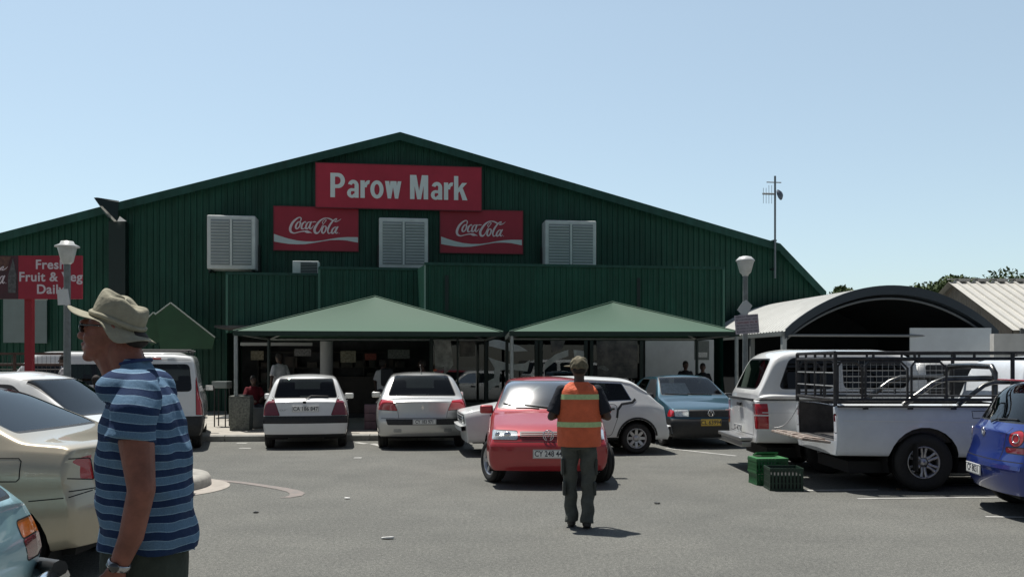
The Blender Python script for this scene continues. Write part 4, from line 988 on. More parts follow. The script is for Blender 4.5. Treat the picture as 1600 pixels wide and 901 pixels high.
def car(name, label, S, paintm, loc, th, group=None):
    """S: skin profile; windows, lamps, bands and fittings. x runs 0 (tail) .. L (nose); returned empty stands on the ground"""
    root = thing(name, label, S.get('cat', 'car'), loc, th, group); root.rotation_euler.z = th
    L = S['L']; W2 = S['W2']; h = L / 2; bm = shell(S); names = {}; nxt = [1]
    def newtag(nm, m): nxt[0] += 1; names[nxt[0]] = (nm, m); return nxt[0]
    sh = lambda pts: [(p[0] - h, p[1]) for p in pts]
    seam = []
    # arches
    wr = S['wheel'][0]; ar = wr + S.get('arch', .055)
    for wx in S['axles']:
        c = [(wx - h + ar * math.cos(q), wr + ar * math.sin(q) * 1.0) for q in [2 * math.pi * k / 26 for k in range(26)]]
        cut(bm, c, 'xz', lambda c_, n: abs(c_.y) > W2 * .5, -1)
    for nm, z0, z1, filt, m in S.get('bands', []):
        zcut(bm, z0, lambda c, n: filt(c.x + h, c.y, c.z)); zcut(bm, z1, lambda c, n: filt(c.x + h, c.y, c.z)); t = newtag(nm, m); ly = bm.faces.layers.int['part']
        for f in bm.faces:
            c = f.calc_center_median()
            if z0 < c.z < z1 and f[ly] == 0 and filt(c.x + h, c.y, c.z): f[ly] = t
    for pts in S.get('doors', []):
        pl = rpoly(sh(pts), .06)
        for s in (1, -1):
            if S.get('door_parts', True): cut(bm, pl, 'xz', lambda c, n: c.y * s > W2 * .4 and abs(n.y) > .3, newtag('door', paintm))
            seam.append((pl, 'xz', s))
    for pts in S.get('side_windows', []):
        pl = rpoly(sh(pts), S.get('wr', .05)); m = S.get('side_glass', M['glass'])
        for s in (1, -1):
            f = lambda c, n: c.y * s > W2 * .35 and abs(n.y) > .3
            cut(bm, pl, 'xz', f, newtag('window_seal', S.get('sealm', M['black']))); cut(bm, shrink(pl, S.get('seal', .014)), 'xz', f, newtag('side_window', m))
    for key, sg in (('rear', -1), ('front', 1)):
        if key + '_window' in S:
            pl = rpoly(S[key + '_window'], S.get('wr', .05)); zlo = min(p[1] for p in pl) - .05
            f = lambda c, n: c.x * sg > -.1 and n.x * sg > .12 and c.z > zlo
            t1 = newtag('window_seal', M['black']); cut(bm, pl, 'yz', f, t1)
            cut(bm, shrink(pl, S.get('seal', .014)), 'yz', f, newtag('rear_window' if sg < 0 else 'windscreen', S.get(key + '_glass', M['glass'])))
    for nm, key, pts, depth, m in S.get('lamps', []):   # drawn in y,z for one side, mirrored
        sg = -1 if key == 'rear' else 1
        for s in (1, -1):
            pl = [(p[0] * s, p[1]) for p in pts]; pl = rpoly(pl, S.get('lr', .025), 3)
            cut(bm, pl, 'yz', lambda c, n: c.x * sg > h - depth and (n.x * sg > .12 or abs(n.y) > .5), newtag(nm, m))
            seam.append((pl, 'yz', sg))
    for nm, key, pts, m in S.get('panels', []):         # centre panels in y,z
        sg = -1 if key == 'rear' else 1
        cut(bm, pts if len(pts) > 8 else rpoly(pts, .02, 2), 'yz', lambda c, n: c.x * sg > h - .8 and n.x * sg > .15, newtag(nm, m))
    for nm, pts, m in S.get('side_panels', []):
        for s in (1, -1): cut(bm, rpoly(sh(pts), .03, 3), 'xz', lambda c, n: c.y * s > W2 * .3 and abs(n.y) > .3, newtag(nm, m))
    bvh = BVHTree.FromBMesh(bm)
    for pts, d in S.get('open', []):                    # openings cut right through
        cut(bm, sh(pts) if d != 'yz' else pts, 'xy' if d == 'xy' else 'yz', (lambda c, n: n.z > .3 and c.z > S['open_z']) if d == 'xy' else (lambda c, n: n.x < -.2 and c.x < -h + .3), -1)
    bm.verts.ensure_lookup_table(); bm.verts.index_update()
    body = extract(bm, {0}, 'body', paintm, root)
    for t, (nm, m) in names.items():
        o = extract(bm, {t}, nm, m, root)
        if o is not None and nm == 'door' and S.get('handle_z'):
            xs_ = [v.co.x for v in o.data.vertices]; sy = 1 if o.data.vertices[0].co.y > 0 else -1
            hx = min(xs_) + .14; hit = bvh.ray_cast(Vector((hx, sy * 4, S['handle_z'])), Vector((0, -sy, 0)))
            if hit[0]:
                MB().box((hx, hit[0].y + sy * .012, S['handle_z']), (.17, .03, .035), bev=.012).build('handle', S.get('handlem', M['black']), o)
    # lining
    if S.get('lining', True):
        me = body.data.copy(); me.name = 'lining'
        for v, nn in zip(me.vertices, [n.vector.copy() for n in body.data.vertex_normals]): v.co = v.co - nn * .014
        me.materials.clear(); me.materials.append(M['cloth']); lo = bpy.data.objects.new('cabin_lining', me); col.objects.link(lo); lo.parent = root
    gaps = MB(); bl = MB()
    for pl, ax, s in seam: proj_strip(bvh, pl, ax, s, .008, .0012, gaps, True)
    for pts, ax, s in S.get('seams', []):
        proj_strip(bvh, sh(pts) if ax == 'xz' else pts, ax, s, .008, .0012, gaps)
    if gaps.f: gaps.build('panel_gap', M['dark'], root, fixn=False)
    for nm, pts, ax, s, wd, pr, m in S.get('trims', []):
        b = MB(); proj_strip(bvh, sh(pts) if ax == 'xz' else pts, ax, s, wd, pr, b)
        if b.f: b.build(nm, m, root)
    # underbody and wheel wells
    u = MB(); zb = .24
    u.bx(-h + .25, h - .25, -W2 + .28, W2 - .28, zb - .03, zb + .12)
    for wx in S['axles']:
        for s in (1, -1):
            vs = []; fs = []; n = 16
            for k in range(n + 1):
                q = math.pi * (k / n * 1.2 - .1); cx, cz = wx - h + (ar + .004) * math.cos(q), wr + (ar + .004) * math.sin(q)
                hit = bvh.ray_cast(Vector((cx, s * 4, cz)), Vector((0, -s, 0))); yo = hit[0].y - s * .003 if hit[0] and abs(hit[0].y) > W2 * .5 else s * (W2 - .06)
                vs += [(cx, yo, cz), (cx, s * W2 * .42, cz)]
            for k in range(n): fs.append((2 * k, 2 * k + 1, 2 * k + 3, 2 * k + 2))
            u.add(vs, fs, True); u.add([vs[2 * k + 1] for k in range(n + 1)], [list(range(n + 1))])
        u.tube([(wx - h, -W2 + .15, wr), (wx - h, W2 - .15, wr)], .05, n=8)
    u.build('underbody', M['dark'], root, fixn=False)
    wt = S['wheel']
    for i, wx in enumerate(S['axles']):
        for s in (1, -1):
            wheel('wheel', root, wx - h, s * (W2 - wt[1] / 2 - S.get('wheel_in', .045)), wr, wt[1], wt[2], wt[3], wt[4], s, S.get('steer', 0) if i == 1 else 0, S.get('rimm'))
    if 'seat' in S:
        x0, z0, rows = S['seat']; seats(root, x0 - h, z0, W2 * .95, rows)
    if 'dash' in S:
        dx, dz = S['dash']; b = MB(); b.box((dx - h, 0, dz - .09), (.42, W2 * 1.55, .2), bev=.06).build('dashboard', M['cloth'], root)
        sw = MB(); T = Matrix.Translation((dx - h - .28, -W2 * .42 , dz)) @ Matrix.Rotation(R(65), 4, 'Y')
        sw.tube([T @ Vector((.18 * math.cos(q), .18 * math.sin(q), 0)) for q in [2 * math.pi * k / 24 for k in range(25)]], .015, n=6, caps=False); sw.build('steering_wheel', M['black'], root)
    if 'mirrors' in S:
        mx, mz, mm = S['mirrors']
        for s in (1, -1):
            hit = bvh.ray_cast(Vector((mx - h, s * 4, mz)), Vector((0, -s, 0))); y = hit[0].y if hit[0] else s * W2
            mirror(root, mx - h, y, mz, mm or paintm, s, S.get('mir', 1.0))
    bm.free()
    root['_L'] = L
    return root, bvh
def skin(bvh, ax, a, b, sg, off=.006):
    "point on the skin: ax 'x' -> seen along x at (y=a, z=b)"
    h = bvh.ray_cast(Vector((sg * 6, a, b)), Vector((-sg, 0, 0))) if ax == 'x' else bvh.ray_cast(Vector((a, sg * 4, b)), Vector((0, -sg, 0)))
    return h[0] + (Vector((sg, 0, 0)) if ax == 'x' else Vector((0, sg, 0))) * off
def place(pt, th, L, end='rear'):
    "centre of a car whose tail (or nose) stands over pt, heading th"
    d = Vector((math.cos(th), math.sin(th), 0)) * (L / 2)
    return Vector((pt[0], pt[1], 0)) + (d if end == 'rear' else -d)
BAY = R(97.5)
pw = paint('white_paint', (.74, .75, .74)); pw2 = paint('worn_white_paint', (.66, .68, .68), rough=.42, coat=.6)
silver = paint('silver_paint', (.56, .56, .54), metal=.55, rough=.3)
redp = paint('red_paint', (.38, .028, .035), metal=.15, rough=.3)
teal = paint('teal_paint', (.022, .075, .105), metal=.45, rough=.32)
bluep = paint('blue_paint', (.014, .038, .23), metal=.3, rough=.28)
goldp = paint('champagne_paint', (.50, .44, .33), metal=.4, rough=.32)
ltblue = paint('pale_turquoise_paint', (.27, .44, .48), rough=.4)

# ---- white three-door hatchback, seen from behind
S = dict(L=3.77, W2=.82, top=[(0, .90), (.1, .93), (.38, 1.30), (.52, 1.375), (1.0, 1.415), (1.9, 1.42), (2.25, 1.36), (2.85, .98), (3.1, .93), (3.6, .76), (3.77, .66)],
         half=[(0, .78), (.5, .815), (1.2, .82), (3, .81), (3.77, .74)], belt=[(0, .88), (.6, .93), (2.8, .88), (3.4, .74), (3.77, .62)], bot=[(0, .24), (.5, .21), (3.77, .22)], tumble=.40,
         rear=[(.2, .10), (.3, .03), (.5, .0), (.63, .0), (.655, .045), (.95, .09)], front=[(.2, .08), (.5, 0), (.7, .12)], rear_curve=.12,
         wheel=(.285, .17, .185, 8, 'cover'), axles=[.58, 3.0], seat=(1.75, .38, (0, -.0, .8)), dash=(2.62, .92), mirrors=(2.5, .93, None),
         rear_window=[(-.60, .965), (.60, .965), (.515, 1.345), (-.515, 1.345)], front_window=[(-.62, 1.0), (.62, 1.0), (.52, 1.34), (-.52, 1.34)],
         side_windows=[[(.75, .97), (1.45, .95), (1.45, 1.31), (.95, 1.31)], [(1.52, .95), (2.72, .92), (2.2, 1.30), (1.52, 1.31)]], doors=[[(1.48, .30), (2.75, .30), (2.75, .9), (1.48, .92)]], handle_z=.85,
         bands=[('bumper_strip', .49, .635, lambda x, y, z: x < .42, M['black']), ('sill', .0, .285, lambda x, y, z: True, M['black'])],
         lamps=[('tail_light', 'rear', [(.585, .945), (.9, .945), (.9, .642), (.475, .642)], .22, M['redd']), ('headlight', 'front', [(.45, .72), (.85, .72), (.85, .57), (.45, .57)], .3, M['lampc'])],
         seams=[([(-.585, .945), (-.62, 1.0)], 'yz', -1), ([(.585, .945), (.62, 1.0)], 'yz', -1)])
c1, bv = car('hatchback_car', 'white two-box hatchback parked tail out under the first shade canopy, plate on its tailgate', S, pw, place((-3.92, 17.0), R(101), 3.77), R(101), 'cars parked nose in at the hall')
p = skin(bv, 'x', 0, .80, -1); plate(c1, skin(bv, 'x', .0, .765, -1, .008), 'CA 186 847', R(-90), w=.50, h=.115)
wiper(c1, [skin(bv, 'x', 0, .955, -1, .02), skin(bv, 'x', -.1, 1.01, -1, .018), skin(bv, 'x', -.42, 1.0, -1, .014)])
MB().box(skin(bv, 'x', .02, .89, -1, .004), (.012, .06, .05), bev=.005).build('emblem', M['black'], c1)
text_obj('model_lettering', 'CLIO', .045, M['steelg'], c1, sx=1.6, loc=skin(bv, 'x', .40, .745, -1, .003), rot=(R(90), 0, R(-90)))
MB().box((-1.30, 0, 1.345), (.02, .25, .03), bev=.008).build('brake_light', M['redd'], c1)
for y in (-.5, .5):
    pass

# ---- silver five-door hatchback, seen from behind
S = dict(L=4.2, W2=.885, top=[(0, .90), (.08, .95), (.30, .985), (.42, 1.10), (.75, 1.40), (1.0, 1.445), (1.8, 1.465), (2.3, 1.40), (3.05, .98), (3.3, .93), (3.95, .74), (4.2, .64)],
         half=[(0, .84), (.5, .88), (1.2, .885), (3.3, .87), (4.2, .80)], belt=[(0, .88), (.6, .96), (3.0, .90), (3.8, .72), (4.2, .6)], bot=[(0, .25), (.5, .21), (4.2, .22)], tumble=.46,
         rear=[(.2, .12), (.3, .04), (.44, .0), (.60, .0), (.63, .03), (.95, .05)], front=[(.2, .08), (.5, 0), (.7, .12)], rear_curve=.2,
         wheel=(.31, .19, .205, 7, 'spoke'), axles=[.72, 3.38], seat=(2.0, .42, (0, .8)), dash=(2.85, .95), mirrors=(2.7, .96, None),
         rear_window=[(-.66, 1.0), (.66, 1.0), (.52, 1.405), (-.52, 1.405)], front_window=[(-.66, 1.02), (.66, 1.02), (.55, 1.39), (-.55, 1.39)],
         side_windows=[[(.95, 1.02), (1.75, 1.0), (1.75, 1.36), (1.1, 1.34)], [(1.82, 1.0), (2.85, .96), (2.3, 1.34), (1.82, 1.36)]], doors=[[(1.05, .32), (1.78, .32), (1.78, .95), (1.05, .97)], [(1.80, .32), (2.9, .32), (2.9, .9), (1.80, .95)]], handle_z=.84,
         bands=[('sill', .0, .255, lambda x, y, z: True, M['black'])],
         panels=[('bumper_insert', 'rear', [(-.70, .585), (.70, .585), (.66, .47), (-.66, .47)], M['black']), ('reflector', 'rear', [(.40, .40), (.55, .40), (.55, .33), (.40, .33)], M['steelg']), ('reflector', 'rear', [(-.40, .40), (-.55, .40), (-.55, .33), (-.40, .33)], M['steelg'])],
         lamps=[('tail_light', 'rear', [(.56, .93), (.95, .96), (.95, .76), (.47, .735)], .34, M['red']), ('headlight', 'front', [(.45, .74), (.9, .74), (.9, .58), (.45, .58)], .3, M['lampc'])],
         seams=[([(-.47, .735), (-.45, .60)], 'yz', -1), ([(.47, .735), (.45, .60)], 'yz', -1), ([(-.78, .60), (.78, .60)], 'yz', -1)])
c2, bv = car('hatchback_car', 'silver hatchback with high angular red lamps parked tail out beside the white two-box one', S, silver, place((-1.68, 16.9), R(98), 4.2), R(98), 'cars parked nose in at the hall')
plate(c2, skin(bv, 'x', -.03, .53, -1, .009), 'CY 183 971', R(-90), w=.44, h=.10)
MB().tube([(-1.0, 0, 1.44), (-1.12, 0, 1.50), (-1.2, .02, 1.60)], .008, n=6).build('aerial', M['black'], c2)
MB().poly([(0, .045), (.03, 0), (0, -.045), (-.03, 0)], (0, .008), axis='X').build('emblem', M['chrome'], c2).location = skin(bv, 'x', 0, .80, -1, .004)

# ---- red hatchback driving towards us
S = dict(front_glass=glass_mat('glaring_windscreen', (.42, .48, .46), 5.0, .14), L=3.75, W2=.83, top=[(0, .92), (.1, .95), (.42, 1.33), (.6, 1.39), (1.3, 1.43), (1.8, 1.425), (2.02, 1.38), (2.14, 1.31), (2.60, .965), (2.85, .93), (3.45, .81), (3.64, .745), (3.75, .68)], sag=(2.35, .20),
         half=[(0, .79), (.5, .82), (2.8, .825), (3.4, .81), (3.75, .765)], belt=[(0, .9), (.6, .93), (2.7, .90), (3.3, .76), (3.75, .655)], bot=[(0, .24), (3.2, .20), (3.75, .235)], tumble=.40,
         rear=[(.2, .08), (.5, 0), (.65, .03), (.95, .09)], front=[(.2, .10), (.34, .03), (.48, 0), (.595, .005), (.61, .05), (.74, .09)], front_curve=.13,
         wheel=(.29, .185, .19, 6, 'spoke'), axles=[.6, 3.0], seat=(1.75, .38, (0, .8)), dash=(2.45, .93), mirrors=(2.38, .965, None), steer=R(24), wheel_in=.01, arch=.05,
         front_window=[(-.695, .985), (.695, .985), (.565, 1.375), (-.565, 1.375)], rear_window=[(-.6, .97), (.6, .97), (.5, 1.33), (-.5, 1.33)],
         side_windows=[[(.8, .97), (1.5, .95), (1.5, 1.32), (.95, 1.31)], [(1.56, .95), (2.55, .93), (2.05, 1.31), (1.56, 1.32)]], doors=[[(1.53, .30), (2.65, .30), (2.65, .9), (1.53, .92)]], handle_z=.84,
         panels=[('grille', 'front', [(-.375, .735), (.375, .735), (.36, .64), (-.36, .64)], M['black'])],
         lamps=[('headlight', 'front', [(.40, .738), (.735, .748), (.735, .63), (.395, .63)], .4, M['lampc']), ('tail_light', 'rear', [(.6, .9), (.9, .9), (.9, .66), (.6, .66)], .2, M['red'])],
         seams=[([(-.80, .605), (.80, .605)], 'yz', 1)], trims=[('bumper_strip', [(-.74, .515), (.74, .515)], 'yz', 1, .05, .012, redp)])
c3, bv = car('hatchback_car', 'red hatchback driving towards us with sun glaring on its windscreen', S, redp, place((.47, 11.55), R(-90.5), 3.75, 'front'), R(-90.5))
plate(c3, skin(bv, 'x', .02, .455, 1, .012), 'CY 248 442', R(90), w=.44, h=.115)
e = emblem_vw(c3, skin(bv, 'x', .0, .688, 1, .028), .068, 'F')
g = MB()
for z in (.655, .675, .695, .715): g.tube([skin(bv, 'x', y, z, 1, .004) for y in np.linspace(-.35, .35, 7)], .005, n=6)
g.build('grille_bar', redp, c3)
wiper(c3, [skin(bv, 'x', .35, .995, 1, .015), skin(bv, 'x', 0, 1.01, 1, .016), skin(bv, 'x', -.3, 1.04, 1, .014)]); wiper(c3, [skin(bv, 'x', -.1, .995, 1, .015), skin(bv, 'x', -.4, 1.01, 1, .016), skin(bv, 'x', -.6, 1.06, 1, .014)])
MB().tube([(-.1, 0, 1.42), (-.28, 0, 1.62)], .005, n=6).build('aerial', M['black'], c3)
for s in (-1, 1):
    f = MB(); q = [skin(bv, 'x', s * y, z, 1, .002) for y, z in ((.47, .685), (.47, .685))]
    f.ell(skin(bv, 'x', s * .53, .688, 1, -.0), (.02, .05, .045), 10); f.ell(skin(bv, 'x', s * .66, .688, 1, -.0), (.015, .035, .04), 10); f.build('reflector_bowl', M['chrome'], c3)

# ---- white boxy hatchback standing side-on behind the red one
S = dict(L=3.82, W2=.805, top=[(0, .86), (.05, .90), (.12, .93), (.60, 1.29), (.68, 1.34), (.82, 1.365), (1.5, 1.40), (2.1, 1.395), (2.3, 1.35), (2.78, .965), (2.9, .93), (3.72, .80), (3.82, .765)],
         half=[(0, .77), (.3, .80), (3.4, .80), (3.82, .775)], belt=[(0, .85), (.4, .92), (2.8, .90), (3.82, .735)], bot=[(0, .27), (3.82, .25)], tumble=.42, edge=.005, step=.07,
         rear=[(.2, .06), (.3, .0), (.48, .0), (.52, .05), (.9, .10)], front=[(.2, .12), (.38, .09), (.74, .04), (.8, .06)], rear_curve=.05, front_curve=.04,
         wheel=(.285, .175, .178, 8, 'spoke'), axles=[.64, 3.04], arch=.06, seat=(1.95, .36, (0, .8)), dash=(2.7, .92), mirrors=(2.62, .93, M['black']),
         rear_window=[(-.58, .96), (.58, .96), (.5, 1.30), (-.5, 1.30)], front_window=[(-.6, .98), (.6, .98), (.52, 1.32), (-.52, 1.32)],
         side_windows=[[(.72, .965), (1.52, .935), (1.52, 1.30), (.88, 1.275)], [(1.56, .935), (1.86, .93), (1.86, 1.31), (1.56, 1.30)], [(1.92, .93), (2.72, .92), (2.2, 1.30), (1.92, 1.31)]], wr=.03,
         doors=[[(1.12, .34), (1.88, .34), (1.88, .9), (1.02, .9), (1.0, .68)], [(1.90, .34), (2.78, .34), (2.78, .89), (1.90, .9)]], handle_z=.82, sealm=M['chrome'], seal=.012,
         bands=[('sill', .0, .31, lambda x, y, z: .9 < x < 2.9, M['black'])], bands_=[],
         panels=[('grille', 'front', [(-.70, .73), (.70, .73), (.70, .56), (-.70, .56)], M['black'])],
         lamps=[('tail_light', 'rear', [(.5, .82), (.8, .82), (.8, .66), (.5, .66)], .08, M['red'])],
         seams=[],
         trims=[('front_bumper', [(-.82, .50), (.82, .50)], 'yz', 1, .085, .09, pw2), ('roof_gutter', [(.09, .885), (.58, 1.19), (.72, 1.27), (.9, 1.305), (1.5, 1.335), (2.1, 1.325), (2.28, 1.28), (2.74, .95)], 'xz', 1, .016, .012, pw2), ('rear_bumper', [(-.82, .42), (.82, .42)], 'yz', -1, .12, .07, pw2), ('wheel_arch_trim', [(.64 + .365 * math.cos(q), .285 + .365 * math.sin(q)) for q in np.linspace(.1, 3.0, 18)], 'xz', 1, .035, .006, M['black']),
                ('rubber_strip', [(.66, .99), (.72, .93), (.92, .90), (1.0, .80), (1.02, .66)], 'xz', 1, .04, .005, M['black'])])
c4, bv = car('hatchback_car', 'boxy white hatchback standing side-on behind the red one, seven-spoke rear wheel', S, pw2, (.88, 16.65, 0), R(180 + 8))
for z in (.60, .65, .70): MB().tube([skin(bv, 'x', y, z, 1, .004) for y in np.linspace(-.66, .66, 5)], .008, n=6).build('grille_bar', M['steelg'], c4)
for s in (-1, 1): MB().lathe([(0, .015), (.07, .005), (.085, -.02)], n=20, axis='Z', M=Matrix.Translation(skin(bv, 'x', s * .5, .645, 1, .002)) @ Matrix.Rotation(R(90), 4, 'Y')).build('headlight', M['lampc'], c4)

# ---- teal sedan facing us
S = dict(front_glass=glass_mat('clear_windscreen', (.72, .78, .76), 1.3), L=4.1, W2=.825, top=[(0, .90), (.1, .95), (.7, .98), (1.15, 1.32), (1.35, 1.37), (2.2, 1.40), (2.4, 1.36), (3.02, .97), (3.2, .93), (3.9, .80), (4.03, .765), (4.1, .72)],
         half=[(0, .78), (.5, .82), (3.6, .82), (4.1, .785)], belt=[(0, .88), (.6, .93), (3.0, .90), (3.7, .78), (4.1, .70)], bot=[(0, .25), (4.1, .22)], tumble=.42, edge=.01,
         rear=[(.2, .08), (.5, 0), (.9, .05)], front=[(.2, .08), (.3, .02), (.42, 0), (.56, .0), (.585, .06), (.78, .09)], front_curve=.10,
         wheel=(.285, .175, .18, 8, 'cover'), axles=[.8, 3.3], seat=(2.1, .38, (0, .8)), dash=(2.85, .93), mirrors=(2.72, .96, M['black']),
         front_window=[(-.66, .99), (.66, .99), (.54, 1.35), (-.54, 1.35)], rear_window=[(-.6, 1.0), (.6, 1.0), (.5, 1.32), (-.5, 1.32)],
         side_windows=[[(1.1, .97), (1.95, .95), (1.95, 1.31), (1.4, 1.31)], [(2.0, .95), (2.88, .93), (2.4, 1.30), (2.0, 1.31)]], doors=[[(1.2, .3), (1.96, .3), (1.96, .9), (1.2, .92)], [(1.98, .3), (2.9, .3), (2.9, .9), (1.98, .9)]],
         bands=[('bumper', .2, .57, lambda x, y, z: x > 3.62, M['black'])],
         panels=[('grille', 'front', [(-.42, .745), (.42, .745), (.42, .60), (-.42, .60)], M['black'])],
         lamps=[('headlight', 'front', [(.43, .745), (.70, .745), (.70, .605), (.43, .605)], .3, M['lampc']), ('indicator', 'front', [(.705, .74), (.86, .735), (.86, .61), (.705, .61)], .3, M['red'])])
c5, bv = car('sedan_car', 'dark teal car facing us with a yellow number plate, pale sunshade behind its windscreen', S, teal, place((3.83, 17.15), BAY - math.pi, 4.1, 'front'), BAY - math.pi, 'cars parked nose in at the hall')
plate(c5, skin(bv, 'x', -.02, .50, 1, .012), 'CL 63994', R(90), m=M['platey'], w=.40, h=.125)
emblem_vw(c5, skin(bv, 'x', 0, .675, 1, .014), .06, 'F')
T = Matrix.Translation((.64, -.30, 1.105)) @ Matrix.Rotation(R(31), 4, 'Y')
MB().box((0, 0, 0), (.46, .60, .015), M=T, bev=.01).build('sunshade', mat('sunshade_foil', (.85, .87, .80), .5, 0.0, noise=(14, .35), bump=(20, .8, .03)), c5)
wiper(c5, [skin(bv, 'x', .4, 1.0, 1, .015), skin(bv, 'x', 0, 1.01, 1, .016), skin(bv, 'x', -.1, 1.02, 1, .014)]); wiper(c5, [skin(bv, 'x', -.1, 1.0, 1, .015), skin(bv, 'x', -.4, 1.01, 1, .016), skin(bv, 'x', -.58, 1.02, 1, .014)])

# ---- blue hatchback, tail at the right edge
S = dict(L=3.9, W2=.825, top=[(0, .90), (.08, .95), (.36, 1.30), (.5, 1.41), (.75, 1.44), (1.6, 1.465), (2.2, 1.38), (2.9, .98), (3.7, .78), (3.9, .68)],
         half=[(0, .78), (.5, .82), (3.3, .82), (3.9, .76)], belt=[(0, .90), (.6, .96), (2.8, .90), (3.9, .64)], bot=[(0, .27), (.5, .2), (3.9, .22)], tumble=.38,
         rear=[(.2, .14), (.32, .05), (.48, .0), (.58, .0), (.61, .05), (1.0, .10)], front=[(.2, .1), (.5, 0), (.7, .1)], rear_curve=.2,
         wheel=(.30, .19, .195, 6, 'spoke'), axles=[.66, 3.12], seat=(1.85, .4, (0, .8)), dash=(2.65, .95), mirrors=(2.5, .96, None),
         rear_window=[(-.66, .99), (.66, .99), (.55, 1.40), (-.55, 1.40)], front_window=[(-.62, 1.0), (.62, 1.0), (.54, 1.38), (-.54, 1.38)],
         side_windows=[[(.8, 1.02), (1.6, 1.0), (1.6, 1.35), (1.0, 1.34)], [(1.66, 1.0), (2.7, .96), (2.2, 1.34), (1.66, 1.35)]], doors=[[(.95, .3), (1.62, .3), (1.62, .93), (.95, .95)], [(1.64, .3), (2.75, .3), (2.75, .9), (1.64, .93)]],
         lamps=[('tail_light', 'rear', [(.63 + .095 * math.cos(q), .845 + .085 * math.sin(q)) for q in np.linspace(0, 6.0, 14)], .4, M['red']), ('lower_lamp', 'rear', [(.50, .75), (.84, .76), (.84, .69), (.52, .69)], .4, M['redd'])],
         seams=[([(-.5, .95), (-.46, .62)], 'yz', -1), ([(.5, .95), (.46, .62)], 'yz', -1), ([(-.8, .605), (.8, .605)], 'yz', -1)], trims=[('bumper_strip', [(-.8, .545), (-.05, .545)], 'yz', -1, .04, .01, bluep)])
c6, bv = car('hatchback_car', 'bright blue hatchback with round tail lamps cut off by the picture edge', S, bluep, place((5.10, 9.85), R(-9), 3.9), R(-9))
plate(c6, skin(bv, 'x', .10, .46, -1, .012), 'CF 8031', R(-90), w=.44, h=.115)
emblem_vw(c6, skin(bv, 'x', 0, .88, -1, .01), .045, 'B')
wiper(c6, [skin(bv, 'x', 0, .98, -1, .02), skin(bv, 'x', -.1, 1.02, -1, .018), skin(bv, 'x', -.5, 1.03, -1, .014)])
for s in (-1, 1): MB().tube([skin(bv, 'x', s * .63 + .045 * math.cos(q), .845 + .045 * math.sin(q), -1, .002) for q in np.linspace(0, 6.28, 16)], .006, n=6, caps=False).build('lamp_ring', M['chrome'], c6)
MB().box((-1.50, 0, 1.435), (.16, .86, .02), bev=.008).build('roof_brake_light', M['red'], c6)

# ---- white panel van by the left shade posts
S = dict(L=4.0, W2=.83, top=[(0, 1.0), (.02, 1.5), (.06, 1.72), (.16, 1.80), (.5, 1.82), (2.2, 1.83), (2.6, 1.74), (3.1, 1.22), (3.3, 1.12), (3.85, .86), (4.0, .74)],
         half=[(0, .80), (.3, .83), (3.4, .82), (4.0, .74)], belt=[(0, .98), (3.1, 1.0), (4.0, .68)], bot=[(0, .27), (4.0, .24)], tumble=.13,
         rear=[(.2, .08), (.4, .0), (.55, .0), (.6, .03), (1.0, .06), (1.8, .10)], front=[(.2, .08), (.5, 0), (.9, .12)], rear_curve=.08,
         wheel=(.295, .18, .19, 8, 'cover'), axles=[.65, 3.2], seat=(2.4, .5, (0,)), dash=(3.0, 1.08), mirrors=(2.9, 1.1, M['black']), wr=.09,
         rear_window=[(-.63, 1.10), (.63, 1.10), (.58, 1.62), (-.58, 1.62)], front_window=[(-.62, 1.2), (.62, 1.2), (.55, 1.68), (-.55, 1.68)],
         side_windows=[[(2.0, 1.1), (2.95, 1.08), (2.5, 1.6), (2.0, 1.62)]], doors=[[(1.9, .3), (2.95, .3), (2.95, 1.02), (1.9, 1.04)]],
         bands=[('bumper', .0, .64, lambda x, y, z: x < .35, M['black']), ('sill', .0, .34, lambda x, y, z: True, M['black'])],
         lamps=[('tail_light', 'rear', [(.69, 1.38), (.9, 1.38), (.9, .66), (.70, .66)], .26, M['red'])],
         seams=[([(-.70, .66), (-.70, 1.70), (.70, 1.70), (.70, .66)], 'yz', -1)])
c7, bv = car('delivery_van', 'white van with tinted rear window and black bumper parked behind the man in stripes', S, pw, place((-6.60, 16.6), R(107), 4.0), R(107), 'cars parked nose in at the hall')
plate(c7, skin(bv, 'x', .3, .86, -1, .008), 'CA 551 209', R(-90))
MB().box(skin(bv, 'x', 0, 1.72, -1, .0), (.02, .16, .035), bev=.006).build('brake_light', M['red'], c7)
rk = MB()
for s in (-1, 1): rk.tube([(-1.6, s * .55, 1.87), (.3, s * .55, 1.88)], .014, n=8)
for x in (-1.55, -.6, .25): rk.tube([(x, -.6, 1.88), (x, .6, 1.88)], .016, n=8); rk.tube([(x, .55, 1.8), (x, .55, 1.88)], .014, n=6); rk.tube([(x, -.55, 1.8), (x, -.55, 1.88)], .014, n=6)
rk.build('roof_rack', M['black'], c7)

# ---- white minibus behind the fence at far left
S2 = dict(S); S2.update(L=4.6, top=[(0, 1.0), (.03, 1.6), (.12, 1.84), (.3, 1.92), (3.2, 1.93), (3.5, 1.84), (4.0, 1.25), (4.3, 1.02), (4.6, .8)], half=[(0, .80), (.3, .85), (4.0, .83), (4.6, .76)], axles=[.8, 3.7],
     side_windows=[[(.5, 1.15), (1.5, 1.15), (1.5, 1.62), (.5, 1.62)], [(1.6, 1.15), (2.6, 1.15), (2.6, 1.62), (1.6, 1.62)], [(2.7, 1.15), (3.7, 1.12), (3.3, 1.62), (2.7, 1.62)]], doors=[[(2.65, .3), (3.6, .3), (3.6, 1.06), (2.65, 1.08)]], dash=(3.6, 1.1), mirrors=(3.6, 1.15, M['black']), seat=(3.0, .5, (0, 1.0)))
S2['seams'] = []; S2['bands'] = []
c8, bv = car('delivery_van', 'long white van with a flat roof side-on beyond the benches and the wire fence', S2, pw, (-9.9, 21.2, 0), R(178))

